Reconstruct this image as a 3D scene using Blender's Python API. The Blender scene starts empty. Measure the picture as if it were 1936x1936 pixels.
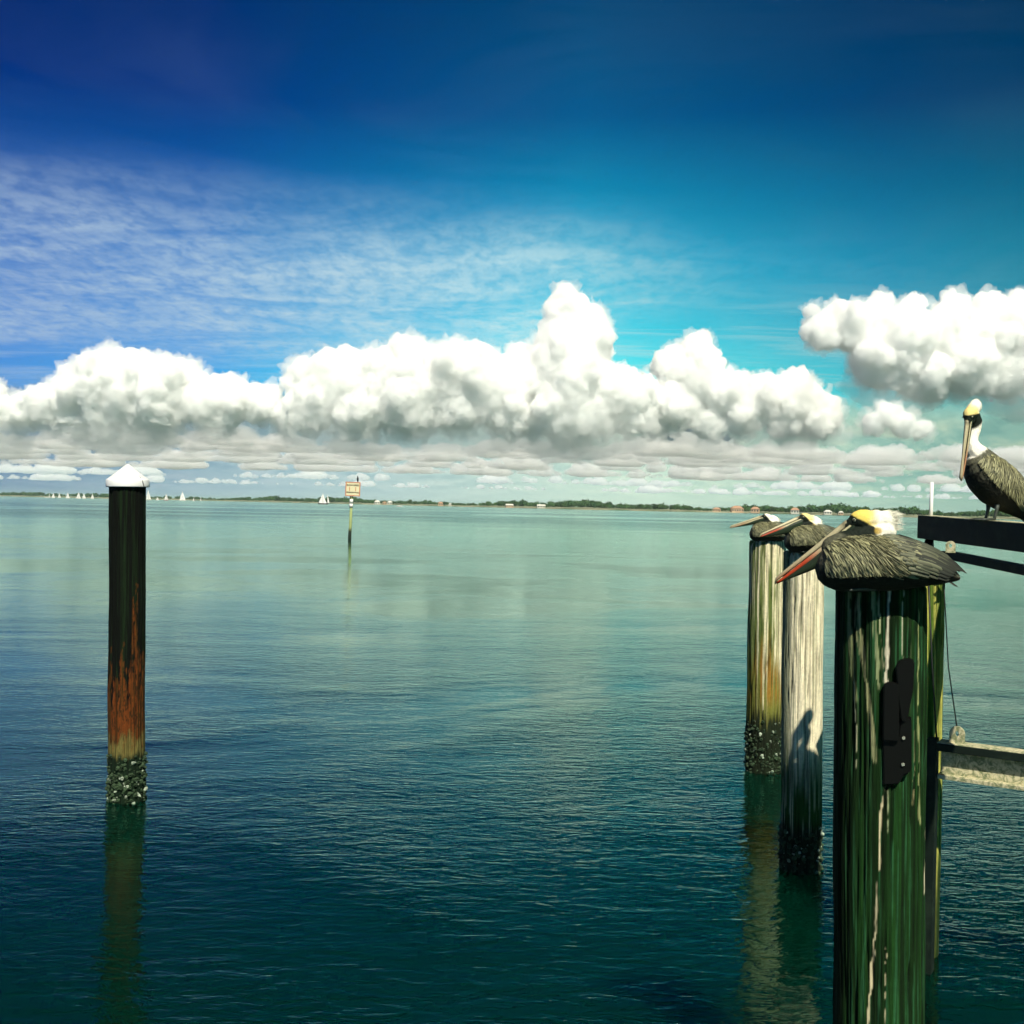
import bpy, bmesh, math, random
import numpy as np
from mathutils import Vector, Matrix, Euler

random.seed(7)
RNG = np.random.default_rng(11)
rad = math.radians
SC = bpy.context.scene
COL = SC.collection

# ------------------------------------------------------------------ camera
FPX = 2037.0                      # focal length in pixels of the 1936 px photograph
CAM_H = 2.55
cam_data = bpy.data.cameras.new('camera')
cam_data.sensor_width = 36.0
cam_data.lens = 36.0 * FPX / 1936.0
cam_data.clip_start = 0.05
cam_data.clip_end = 60000.0
cam = bpy.data.objects.new('camera', cam_data)
COL.objects.link(cam)
CAM_M = (Matrix.Translation((0, 0, CAM_H)) @ Matrix.Rotation(rad(90 - 0.34), 4, 'X')
         @ Matrix.Rotation(rad(1.2), 4, 'Z'))
cam.matrix_world = CAM_M
SC.camera = cam


def at(px, py, d):
    """world point seen at pixel (px, py) of the photograph, d metres into the scene"""
    return CAM_M @ Vector(((px - 968) / FPX * d, (968 - py) / FPX * d, -d))


# ------------------------------------------------------------------ sun, sky
SUN_EL, SUN_TRAVEL = 50.0, -14.0       # light travels 14 degrees to the left of the view axis
sv = Vector((math.sin(rad(SUN_TRAVEL)) * math.cos(rad(SUN_EL)),
             math.cos(rad(SUN_TRAVEL)) * math.cos(rad(SUN_EL)), -math.sin(rad(SUN_EL))))
sun_data = bpy.data.lights.new('sun', 'SUN')
sun_data.energy = 5.0
sun_data.angle = rad(0.53)
sun_data.color = (1.0, 0.95, 0.80)
sun = bpy.data.objects.new('sun', sun_data)
sun.rotation_euler = sv.to_track_quat('-Z', 'Y').to_euler()
COL.objects.link(sun)

SC.view_settings.view_transform = 'Standard'
SC.view_settings.look = 'None'
SC.view_settings.exposure = 0.32
SC.view_settings.gamma = 1.0
SC.view_settings.use_curve_mapping = False
SC.render.film_transparent = False
cy = SC.cycles
cy.use_denoising = True
cy.use_adaptive_sampling = True
cy.adaptive_threshold = 0.04
cy.adaptive_min_samples = 12
cy.max_bounces = 32
cy.diffuse_bounces = 4
cy.glossy_bounces = 3
cy.transparent_max_bounces = 16
cy.volume_bounces = 32
cy.caustics_reflective = False
cy.caustics_refractive = False


class NT:
    """small helper for building node trees"""
    def __init__(s, tree):
        s.t = tree
        s.t.nodes.clear()

    def n(s, typ, ins=None, **props):
        nd = s.t.nodes.new(typ)
        for k, v in props.items():
            setattr(nd, k, v)
        for k, v in (ins or {}).items():
            s.set(nd, k, v)
        return nd

    def set(s, nd, k, v):
        sock = nd.inputs[k]
        if isinstance(v, bpy.types.NodeSocket):
            s.t.links.new(v, sock)
        else:
            if isinstance(v, (tuple, list)) and len(v) == 3 and sock.type == 'RGBA':
                v = (*v, 1.0)
            sock.default_value = v

    def m(s, op, a, b=0.0, c=0.0, clamp=False):
        nd = s.n('ShaderNodeMath', {0: a, 1: b, 2: c}, operation=op)
        nd.use_clamp = clamp
        return nd.outputs[0]

    def add(s, a, b): return s.m('ADD', a, b)
    def sub(s, a, b): return s.m('SUBTRACT', a, b)
    def mul(s, a, b): return s.m('MULTIPLY', a, b)
    def div(s, a, b): return s.m('DIVIDE', a, b)

    def mr(s, v, a, b, c=0.0, d=1.0, smooth=True):
        return s.n('ShaderNodeMapRange', {0: v, 1: a, 2: b, 3: c, 4: d},
                   interpolation_type='SMOOTHSTEP' if smooth else 'LINEAR').outputs[0]

    def mix(s, f, a, b, blend='MIX'):
        nd = s.n('ShaderNodeMix', data_type='RGBA', blend_type=blend)
        s.set(nd, 0, f); s.set(nd, 6, a); s.set(nd, 7, b)
        return nd.outputs[2]

    def ramp(s, v, stops, interp='LINEAR'):
        nd = s.n('ShaderNodeValToRGB', {0: v})
        cr = nd.color_ramp
        cr.interpolation = interp
        while len(cr.elements) < len(stops):
            cr.elements.new(0.5)
        for e, (p, c) in zip(cr.elements, stops):
            e.position = p
            e.color = (*c, 1.0)
        return nd.outputs[0]

    def noise(s, vec, scale, detail=4.0, rough=0.55, dist=0.0, dim='3D'):
        return s.n('ShaderNodeTexNoise', {'Vector': vec, 'Scale': scale, 'Detail': detail,
                   'Roughness': rough, 'Distortion': dist}, noise_dimensions=dim).outputs[0]

    def xyz(s, x, y, z):
        return s.n('ShaderNodeCombineXYZ', {0: x, 1: y, 2: z}).outputs[0]

    def sep(s, v):
        nd = s.n('ShaderNodeSeparateXYZ', {0: v})
        return nd.outputs[0], nd.outputs[1], nd.outputs[2]

    def mapping(s, v, scale=(1, 1, 1), rot=(0, 0, 0), loc=(0, 0, 0)):
        return s.n('ShaderNodeMapping', {0: v, 'Location': loc, 'Rotation': rot, 'Scale': scale}).outputs[0]


world = bpy.data.worlds.new('World')
SC.world = world
world.use_nodes = True
W = NT(world.node_tree)
sky = W.n('ShaderNodeTexSky', sky_type='NISHITA')
sky.sun_disc = False
sky.sun_elevation = rad(SUN_EL)
sky.sun_rotation = rad(180 + SUN_TRAVEL)
sky.air_density = 1.0
sky.dust_density = 0.6
sky.ozone_density = 2.0
D = W.n('ShaderNodeTexCoord').outputs['Generated']
dx, dy, dz = W.sep(D)
el = W.m('MAXIMUM', dz, 0.0)
hor = W.m('SQRT', W.m('MAXIMUM', W.sub(1.0, W.mul(dz, dz)), 0.0001))
az = W.m('ARCTAN2', dx, dy)                       # 0 straight ahead, + to the right
# deep polarised blue: the clear sky is filtered towards blue overhead and cyan lower down
filt = W.ramp(el, [(0.0, (0.62, 0.95, 0.92)), (0.10, (0.16, 0.74, 0.86)), (0.22, (0.02, 0.52, 0.74)),
                   (0.34, (0.0, 0.17, 0.40)), (0.60, (0.0, 0.05, 0.13))])
side = W.add(0.5, W.mul(0.5, W.m('SINE', az)))     # 0 = left, 0.5 = ahead or behind, 1 = right
tint = W.ramp(side, [(0.24, (0.9, 0.42, 0.82)), (0.36, (0.9, 0.68, 0.98)), (0.53, (1.0, 1.75, 1.22)), (0.66, (0.9, 1.0, 0.80)),
                     (0.76, (0.8, 0.75, 0.52))])
clear = W.mix(1.0, W.mix(1.0, sky.outputs[0], filt, 'MULTIPLY'), tint, 'MULTIPLY')
SKY_K = 0.106
# high dappled altocumulus veil, a flat layer seen in perspective
inv = W.div(1.0, W.add(el, 0.06))
P = W.xyz(W.mul(dx, inv), W.mul(dy, inv), 0.0)
n_big = W.noise(W.mapping(P, (0.35, 0.5, 1), loc=(3.1, 1.7, 0)), 1.0, 3.0, 0.5)
n_dap = W.noise(W.mapping(P, (1.5, 0.85, 1), rot=(0, 0, 0.25)), 8.0, 5.0, 0.62, 0.3)
n_fine = W.noise(W.mapping(P, (1.3, 0.75, 1)), 24.0, 3.0, 0.6)
dap = W.add(W.mul(n_dap, 0.75), W.mul(n_fine, 0.25))
lowmask = W.mr(el, 0.112, 0.140)
elw = W.add(el, W.mul(W.sub(n_big, 0.5), 0.10))
edge = W.add(0.262, W.mul(az, -0.02))
himask = W.mr(W.sub(elw, edge), -0.075, 0.03, 1.0, 0.0)
azmask = W.mr(W.add(az, W.mul(W.sub(n_big, 0.5), 0.5)), -0.02, 0.24, 1.0, 0.16)
veil = W.mul(W.mul(lowmask, himask), azmask)
veil = W.mul(veil, W.mr(dap, 0.34, 0.62, 0.45, 1.0))
veil = W.mul(veil, W.mr(W.noise(W.mapping(P, (0.9, 1.5, 1), rot=(0, 0, 0.35), loc=(7, 2, 0)), 1.4, 6.0, 0.6, 0.7), 0.34, 0.62, 0.40, 1.0))
veil_low = W.mul(W.mr(el, 0.06, 0.12), W.mr(el, 0.15, 0.22, 1.0, 0.0))
streak = W.noise(W.mapping(P, (0.5, 2.2, 1), rot=(0, 0, -0.35)), 2.2, 5.0, 0.6, 0.4)
veil2 = W.mul(W.mul(veil_low, W.mr(streak, 0.42, 0.66)), 0.55)
veil = W.m('MAXIMUM', veil, veil2)
thin = W.mul(W.mr(W.noise(W.mapping(P, (0.8, 1.1, 1)), 1.3, 7.0, 0.62, 0.9), 0.42, 0.75), 0.03)
veil = W.m('ADD', veil, thin, clamp=True)
veil_col = W.ramp(side, [(0.30, (3.1, 4.1, 5.3)), (0.5, (4.8, 6.4, 6.5)), (0.72, (2.2, 3.7, 3.5))])
c1 = W.mix(W.mul(veil, 0.80), clear, veil_col)
# stratocumulus deck low over the horizon, rows of lumps closing up with distance
Q = W.xyz(W.mul(az, 9.0), W.mul(W.m('LOGARITHM', W.add(el, 0.024), 2.718), 2.3), 0.0)
warp = W.n('ShaderNodeTexNoise', {'Vector': Q, 'Scale': 0.8, 'Detail': 3.0}).outputs[1]
Q = W.n('ShaderNodeVectorMath', {0: Q, 1: W.n('ShaderNodeVectorMath', {0: warp, 1: (0.5, 0.15, 0.0)}, operation='MULTIPLY').outputs[0]}, operation='ADD').outputs[0]
q1 = W.noise(W.mapping(Q, (1.55, 1.05, 1)), 1.9, 9.0, 0.60, 0.0)
q2 = W.noise(W.mapping(Q, (1.55, 1.05, 1), loc=(0.02, 0.20, 0)), 1.9, 5.0, 0.56, 0.0)
lump = W.mr(q1, 0.42, 0.62)
lit = W.mr(W.sub(q1, q2), -0.07, 0.13)
shade = W.mr(W.sub(q2, q1), 0.0, 0.16)
band = W.mr(W.add(el, W.mul(W.sub(q1, 0.5), 0.05)), 0.078, 0.105, 1.0, 0.0)
g_dark = W.ramp(side, [(0.26, (0.55, 1.35, 2.5)), (0.40, (1.8, 3.1, 3.7)), (0.56, (3.1, 4.7, 4.1)), (0.66, (1.6, 3.4, 3.0)), (0.75, (0.5, 1.7, 1.6))])
g_mid = W.ramp(side, [(0.26, (1.0, 1.9, 3.1)), (0.40, (3.0, 4.3, 4.6)), (0.56, (4.7, 6.2, 5.1)), (0.66, (2.8, 4.5, 3.7)), (0.75, (1.2, 2.7, 2.3))])
g_lite = W.ramp(side, [(0.26, (2.6, 3.0, 4.0)), (0.40, (5.6, 6.1, 6.0)), (0.56, (7.6, 8.2, 6.4)), (0.66, (6.4, 6.8, 4.9)), (0.75, (4.4, 4.8, 3.2))])
rows = W.mix(shade, g_mid, g_dark)
rows = W.mix(W.mul(W.mul(lump, lit), 0.35), W.mix(0.45, rows, g_mid), g_lite)
hz = W.mr(el, 0.0, 0.040, 0.75, 0.0)
rows = W.mix(hz, rows, W.mix(0.15, g_mid, g_lite))
c2 = W.mix(band, c1, rows)
bg = W.n('ShaderNodeBackground', {0: c2, 1: SKY_K})
out = W.n('ShaderNodeOutputWorld', {0: bg.outputs[0]})


# ------------------------------------------------------------------ helpers
def mat(name):
    m = bpy.data.materials.new(name)
    m.use_nodes = True
    return m, NT(m.node_tree)


def principled(name, color, rough=0.6, metal=0.0, spec=0.5):
    m, t = mat(name)
    b = t.n('ShaderNodeBsdfPrincipled', {'Base Color': color, 'Roughness': rough, 'Metallic': metal,
                                         'Specular IOR Level': spec})
    t.n('ShaderNodeOutputMaterial', {0: b.outputs[0]})
    return m


def obj(name, mesh, material=None, parent=None, smooth=False):
    o = bpy.data.objects.new(name, mesh)
    COL.objects.link(o)
    if material is not None and not mesh.materials:
        mesh.materials.append(material)
    if parent is not None:
        o.parent = parent
    if smooth:
        mesh.polygons.foreach_set('use_smooth', [True] * len(mesh.polygons))
    return o


def tag(o, label=None, cat=None, group=None, kind=None):
    if label: o['label'] = label
    if cat: o['category'] = cat
    if group: o['group'] = group
    if kind: o['kind'] = kind
    return o


def thing(name, loc, label, cat, group=None, rot=(0, 0, 0), scale=1.0):
    e = bpy.data.objects.new(name, None)
    e.empty_display_size = 0.1
    COL.objects.link(e)
    e.location = loc
    e.rotation_euler = rot
    e.scale = (scale,) * 3
    return tag(e, label, cat, group)


def mesh_from(name, v, f, col=None):
    me = bpy.data.meshes.new(name)
    me.from_pydata([tuple(p) for p in v], [], [tuple(int(i) for i in q) for q in f])
    if col is not None:
        a = me.color_attributes.new('Col', 'FLOAT_COLOR', 'POINT')
        c = np.ones((len(v), 4), dtype=np.float32)
        c[:, :3] = col
        a.data.foreach_set('color', c.ravel())
    me.update()
    return me


def bm_mesh(name, bm):
    me = bpy.data.meshes.new(name)
    bmesh.ops.recalc_face_normals(bm, faces=bm.faces)
    bm.to_mesh(me)
    bm.free()
    return me


def box_bm(bm, lo, hi, bevel=0.0):
    r = bmesh.ops.create_cube(bm, size=1.0)
    vs = r['verts']
    for v in vs:
        v.co = Vector([lo[i] + (v.co[i] + 0.5) * (hi[i] - lo[i]) for i in range(3)])
    if bevel > 0:
        es = list({e for v in vs for e in v.link_edges})
        bmesh.ops.bevel(bm, geom=es, offset=bevel, segments=2, affect='EDGES', profile=0.6)
    return bm


def box(name, lo, hi, material, parent=None, bevel=0.0):
    bm = bmesh.new()
    box_bm(bm, lo, hi, bevel)
    return obj(name, bm_mesh(name, bm), material, parent)


def tube_data(path, radii, seg=10, cap=True):
    path = [Vector(p) for p in path]
    n = len(path)
    if not hasattr(radii, '__len__'):
        radii = [radii] * n
    v, f = [], []
    t0 = (path[1] - path[0]).normalized()
    up = Vector((0, 0, 1)) if abs(t0.z) < 0.9 else Vector((1, 0, 0))
    a = t0.cross(up).normalized()
    for i, p in enumerate(path):
        t = (path[min(i + 1, n - 1)] - path[max(i - 1, 0)]).normalized()
        a = (a - t * a.dot(t)).normalized()
        b = t.cross(a)
        for k in range(seg):
            th = 2 * math.pi * k / seg
            v.append(p + (a * math.cos(th) + b * math.sin(th)) * radii[i])
    for i in range(n - 1):
        for k in range(seg):
            k2 = (k + 1) % seg
            f.append((i * seg + k, i * seg + k2, (i + 1) * seg + k2, (i + 1) * seg + k))
    if cap:
        f.append(tuple(range(seg))[::-1])
        f.append(tuple((n - 1) * seg + k for k in range(seg)))
    return v, f


def tube(name, path, radii, material, parent=None, seg=10):
    v, f = tube_data(path, radii, seg)
    return obj(name, mesh_from(name, v, f), material, parent, True)


# value noise in numpy (trilinear lattice, several octaves)
_lat = np.random.default_rng(5).random((64, 64, 64)).astype(np.float32)


def vnoise(p):
    p = np.asarray(p, dtype=np.float64)
    i = np.floor(p).astype(int)
    f = p - i
    f = f * f * (3 - 2 * f)
    i0 = i & 63
    i1 = (i + 1) & 63
    x0, y0, z0 = i0[..., 0], i0[..., 1], i0[..., 2]
    x1, y1, z1 = i1[..., 0], i1[..., 1], i1[..., 2]
    fx, fy, fz = f[..., 0], f[..., 1], f[..., 2]
    L = _lat
    c00 = L[x0, y0, z0] * (1 - fx) + L[x1, y0, z0] * fx
    c10 = L[x0, y1, z0] * (1 - fx) + L[x1, y1, z0] * fx
    c01 = L[x0, y0, z1] * (1 - fx) + L[x1, y0, z1] * fx
    c11 = L[x0, y1, z1] * (1 - fx) + L[x1, y1, z1] * fx
    return (c00 * (1 - fy) + c10 * fy) * (1 - fz) + (c01 * (1 - fy) + c11 * fy) * fz


def fbm(p, octv=4, gain=0.5):
    p = np.asarray(p, dtype=np.float64)
    s, a, tot = 0.0, 1.0, 0.0
    for k in range(octv):
        s = s + a * vnoise(p * (2.03 ** k) + 17.3 * k)
        tot += a
        a *= gain
    return s / tot


def remeshed(v, f, voxel, smooth_it=0):
    """one continuous surface out of overlapping closed shapes"""
    me = mesh_from('tmp', v, f)
    o = bpy.data.objects.new('tmp', me)
    COL.objects.link(o)
    md = o.modifiers.new('r', 'REMESH')
    md.mode = 'VOXEL'
    md.voxel_size = voxel
    if smooth_it:
        sm = o.modifiers.new('s', 'SMOOTH')
        sm.factor = 0.5
        sm.iterations = smooth_it
    dg = bpy.context.evaluated_depsgraph_get()
    ev = o.evaluated_get(dg)
    m2 = bpy.data.meshes.new_from_object(ev)
    bpy.data.objects.remove(o)
    bpy.data.meshes.remove(me)
    return m2


def get_co(me):
    c = np.empty(len(me.vertices) * 3, dtype=np.float32)
    me.vertices.foreach_get('co', c)
    return c.reshape(-1, 3).astype(np.float64)


def get_no(me):
    c = np.empty(len(me.vertices) * 3, dtype=np.float32)
    me.vertices.foreach_get('normal', c)
    return c.reshape(-1, 3).astype(np.float64)


def set_co(me, c):
    me.vertices.foreach_set('co', np.ascontiguousarray(c, dtype=np.float32).ravel())
    me.update()


def set_col(me, col):
    a = me.color_attributes.new('Col', 'FLOAT_COLOR', 'POINT')
    c = np.ones((len(me.vertices), 4), dtype=np.float32)
    c[:, :3] = col
    a.data.foreach_set('color', c.ravel())


def sstep(a, b, x):
    t = np.clip((x - a) / (b - a), 0, 1)
    return t * t * (3 - 2 * t)


_ico = {}


def ico(sub):
    if sub not in _ico:
        bm = bmesh.new()
        bmesh.ops.create_icosphere(bm, subdivisions=sub, radius=1.0)
        _ico[sub] = (np.array([v.co[:] for v in bm.verts]), np.array([[v.index for v in fc.verts] for fc in bm.faces]))
        bm.free()
    return _ico[sub]
# ------------------------------------------------------------------ water
def make_water():
    m, t = mat('water')
    g = t.n('ShaderNodeNewGeometry').outputs['Position']
    x, y, z = t.sep(g)
    dist = t.m('SQRT', t.add(t.mul(x, x), t.mul(y, y)))
    # wind patches: ruffled and calm stretches
    pat = t.noise(t.mapping(g, (0.009, 0.020, 1), rot=(0, 0, 0.06)), 1.0, 4.0, 0.6, 0.6)
    gust = t.noise(t.mapping(g, (0.10, 0.16, 1), rot=(0, 0, 0.3)), 1.0, 3.0, 0.6, 0.8)
    far = t.mr(dist, 80.0, 200.0)
    rfar = t.mr(pat, 0.36, 0.56, 0.25, 3.0)
    rnear = t.mul(t.mr(gust, 0.34, 0.66, 0.30, 1.15), t.mr(dist, 13.0, 36.0, 1.0, 0.42))
    ruff = t.add(t.mul(rfar, far), t.mul(rnear, t.sub(1.0, far)))
    # ripples: crests across the view, several lengths and headings
    r1 = t.noise(t.mapping(g, (3.0, 6.8, 1), rot=(0, 0, -0.34)), 1.0, 3.0, 0.55, 0.7)
    r2 = t.noise(t.mapping(g, (7.5, 15.0, 1), rot=(0, 0, 0.30)), 1.0, 3.0, 0.55, 0.5)
    r3 = t.noise(t.mapping(g, (0.35, 0.8, 1), rot=(0, 0, 0.15)), 1.0, 2.0, 0.5, 0.2)
    hgt = t.add(t.add(t.mul(r1, 0.0125), t.mul(r2, 0.0065)), t.mul(r3, 0.025))
    bump = t.n('ShaderNodeBump', {'Height': t.mul(hgt, ruff), 'Strength': 1.0, 'Distance': 1.0})
    rgh = t.mr(dist, 30.0, 300.0, 0.04, 0.16)
    body = t.n('ShaderNodeBsdfPrincipled', {'Base Color': (0.0003, 0.0145, 0.0085), 'Roughness': 1.0, 'Specular IOR Level': 0.0,
               'Subsurface Weight': 1.0, 'Subsurface Radius': (0.5, 1.0, 0.9), 'Subsurface Scale': 1.0}, subsurface_method='BURLEY')
    gl = t.n('ShaderNodeBsdfGlossy', {'Color': (0.74, 1.0, 0.89), 'Roughness': rgh, 'Normal': bump.outputs[0]})
    fr = t.n('ShaderNodeFresnel', {'IOR': 1.333, 'Normal': bump.outputs[0]})
    mx = t.n('ShaderNodeMixShader', {0: fr.outputs[0], 1: body.outputs[0], 2: gl.outputs[0]})
    t.n('ShaderNodeOutputMaterial', {0: mx.outputs[0]})
    R = 14000.0
    me = mesh_from('water', [(-R, -R, 0), (R, -R, 0), (R, R, 0), (-R, R, 0)], [(0, 1, 2, 3)])
    tag(obj('water', me, m), kind='structure')


make_water()


# ------------------------------------------------------------------ cumulus clouds
cloud_mat, _t = mat('cloud')
_v = _t.n('ShaderNodeVolumePrincipled', {'Color': (0.997, 0.997, 0.993), 'Density': 0.05, 'Anisotropy': 0.0})
_t.n('ShaderNodeOutputMaterial', {1: _v.outputs[0]})


soft_mat, _t = mat('cloud_base')
_v = _t.n('ShaderNodeVolumePrincipled', {'Color': (0.997, 0.997, 0.993), 'Density': 0.0035, 'Anisotropy': 0.0})
_t.n('ShaderNodeOutputMaterial', {1: _v.outputs[0]})


wisp_mat, _t = mat('cloud_wisps')
_v = _t.n('ShaderNodeVolumePrincipled', {'Color': (0.997, 0.997, 0.993), 'Density': 0.012, 'Anisotropy': 0.0})
_t.n('ShaderNodeOutputMaterial', {1: _v.outputs[0]})


def make_cloud(blobs, dist, label, seed, vox_px=1.6, levels=3, flat=None):
    """blobs: (px, py, radius px, depth px); grown into cauliflower heads, one surface"""
    rng = np.random.default_rng(seed)
    S = dist / FPX                       # metres per photograph pixel at that distance
    org = at(blobs[0][0], blobs[0][1], dist)
    base = []
    for px, py, r, d in blobs:
        p = at(px, py, dist) - org
        base.append((p.x, p.y + d * S, p.z, r * S * 1.12))
    allb = list(base)
    cur = base
    for lv in range(levels):
        nxt = []
        for x, y, z, r in cur:
            for k in range((12, 9, 5)[lv]):
                d = rng.normal(size=3)
                d[1] -= 0.5
                d[2] += 0.35
                d /= np.linalg.norm(d)
                rr = r * rng.uniform(0.26, 0.50)
                if rr < 2.0 * S: continue
                nxt.append((x + d[0] * r * 0.86, y + d[1] * r * 0.86, z + d[2] * r * 0.80, rr))
        allb += nxt
        cur = nxt
    V, F, off = [], [], 0
    for x, y, z, r in allb:
        iv, iff = ico(2 if r > 7 * S else 1)
        V.append(iv * r + np.array([x, y, z]))
        F.append(iff + off)
        off += len(iv)
    me = remeshed(np.concatenate(V), np.concatenate(F), vox_px * S, 1)
    c = get_co(me)
    nn = get_no(me)
    q = c / S
    b1 = fbm(q / 26.0 + seed, 3, 0.55) - 0.5
    b2 = np.abs(fbm(q / 12.0 + 3 * seed, 2, 0.6) - 0.5)
    b3 = np.abs(fbm(q / 5.0 + 5 * seed, 2, 0.6) - 0.5)
    c = c + nn * ((b1 * 14.0 - b2 * 10.0 - b3 * 6.0 + 1.5) * S)[:, None]
    if flat is not None:                 # flattened, ragged base
        zb = (at(968, flat, dist) - org).z
        rag = (fbm(q / 60.0 + 9.1, 3) - 0.5) * 26 * S
        low = c[:, 2] < zb + rag
        c[low, 2] = (zb + rag)[low] + (c[low, 2] - (zb + rag)[low]) * 0.4
    set_co(me, c)
    o = obj('cloud', me, cloud_mat, None, True)
    o.location = org
    tag(o, label, 'cloud', 'cumulus clouds over the far shore')
    # torn wisps round the heads
    iv2, if2 = ico(2)
    V, F, off = [], [], 0
    for x, y, z, r in base:
        V.append(iv2 * r * 1.08 + np.array([x, y, z])); F.append(if2 + off); off += len(iv2)
    m3 = remeshed(np.concatenate(V), np.concatenate(F), 2.6 * S, 1)
    c3 = get_co(m3); n3 = get_no(m3); q3 = c3 / S
    w3 = fbm(q3 / 15.0 + 2 * seed, 4, 0.62) - 0.44
    set_co(m3, c3 + n3 * (w3 * 62 * S)[:, None])
    obj('wisps', m3, wisp_mat, o, True)
    if flat is not None:                 # thin ragged vapour hanging under the base
        V, F, off = [], [], 0
        iv2, if2 = ico(3)
        for px, py, r, d in blobs:
            if py + r < flat - 45: continue
            p = at(px + rng.uniform(-20, 20), flat + rng.uniform(-12, 8), dist) - org
            rr = r * rng.uniform(0.9, 1.5) * S
            wv = iv2 * np.array([rr * 1.3, rr * 0.8, rr * rng.uniform(0.4, 0.75)]) + np.array([p.x, p.y + (d + 10) * S, p.z])
            V.append(wv); F.append(if2 + off); off += len(iv2)
        if V:
            m2 = remeshed(np.concatenate(V), np.concatenate(F), 3.2 * S, 1)
            c = get_co(m2); nn = get_no(m2); q = c / S
            set_co(m2, c + nn * ((fbm(q / 24.0 + seed, 4, 0.6) - 0.5) * 34 * S)[:, None] * np.array([1, 1, 0.6]))
            obj('soft_base', m2, soft_mat, o, True)
    return o


CL = 5200.0
make_cloud([(-60, 770, 60, 0), (40, 780, 34, 0), (100, 770, 40, -5), (150, 745, 48, 0), (205, 725, 58, -8), (250, 745, 60, -16),
            (310, 740, 60, -10), (345, 722, 40, -4), (390, 760, 45, -10), (440, 755, 38, -6), (490, 760, 34, 0),
            (300, 780, 45, -14), (210, 785, 40, -10), (150, 800, 26, -8), (545, 790, 26, -6), (420, 795, 30, -6), (580, 798, 18, 0)], CL,
           'white cumulus cloud at left above the capped piling', 3, flat=812)
make_cloud([(575, 715, 36, 10), (640, 730, 60, 10), (705, 715, 48, 8), (600, 765, 45, 0), (560, 790, 24, 0), (680, 775, 50, -4), (775, 695, 52, 0),
            (770, 755, 65, -8), (860, 715, 62, -8), (920, 735, 60, -14), (860, 770, 45, -14), (960, 770, 50, -10),
            (985, 690, 36, 30), (1010, 720, 50, 20), (1075, 700, 75, -8), (1090, 640, 56, -6), (1075, 600, 38, -4), (1070, 562, 21, -2), (1120, 610, 30, 0),
            (1080, 765, 70, -14), (1160, 750, 50, -6), (1210, 745, 36, 0), (1200, 785, 35, 0), (1140, 800, 25, -6), (1000, 800, 28, -6)], CL,
           'long white cumulus bank in the middle with one tall narrow tower', 8, flat=812)
make_cloud([(1315, 665, 32, 0), (1275, 695, 34, 4), (1320, 720, 46, -4), (1280, 765, 45, -2), (1245, 790, 30, 4), (1375, 745, 40, -6), (1440, 755, 42, -8),
            (1400, 785, 36, -4), (1500, 755, 46, -8), (1545, 785, 40, -4), (1480, 800, 28, -6), (1340, 800, 30, -2)], CL * 1.02,
           'white cumulus with a short tower, right of the tall one', 12, flat=818)
make_cloud([(1560, 625, 34, 4), (1535, 585, 14, 6), (1585, 592, 24, 2), (1610, 620, 42, 0), (1655, 605, 36, -6), (1662, 575, 20, -6), (1700, 645, 56, -14), (1722, 588, 24, -2), (1770, 640, 48, -6),
            (1800, 585, 26, 0), (1815, 572, 16, 0), (1868, 585, 28, 4), (1660, 680, 50, -8), (1740, 700, 50, -8), (1830, 690, 55, -4), (1880, 640, 50, 0), (1930, 590, 34, 0), (1960, 645, 70, 0),
            (1900, 700, 50, 0), (2030, 650, 70, 0), (1760, 735, 28, 0)], CL * 0.9,
           'large billowy cloud at upper right above the standing pelican', 17, flat=738)
make_cloud([(1680, 785, 24, 0), (1705, 800, 22, 2), (1650, 800, 20, 0), (1740, 812, 16, 0)], CL * 0.82,
           'small grey puff of cloud below the large upper right cloud', 23, flat=816)


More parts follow.
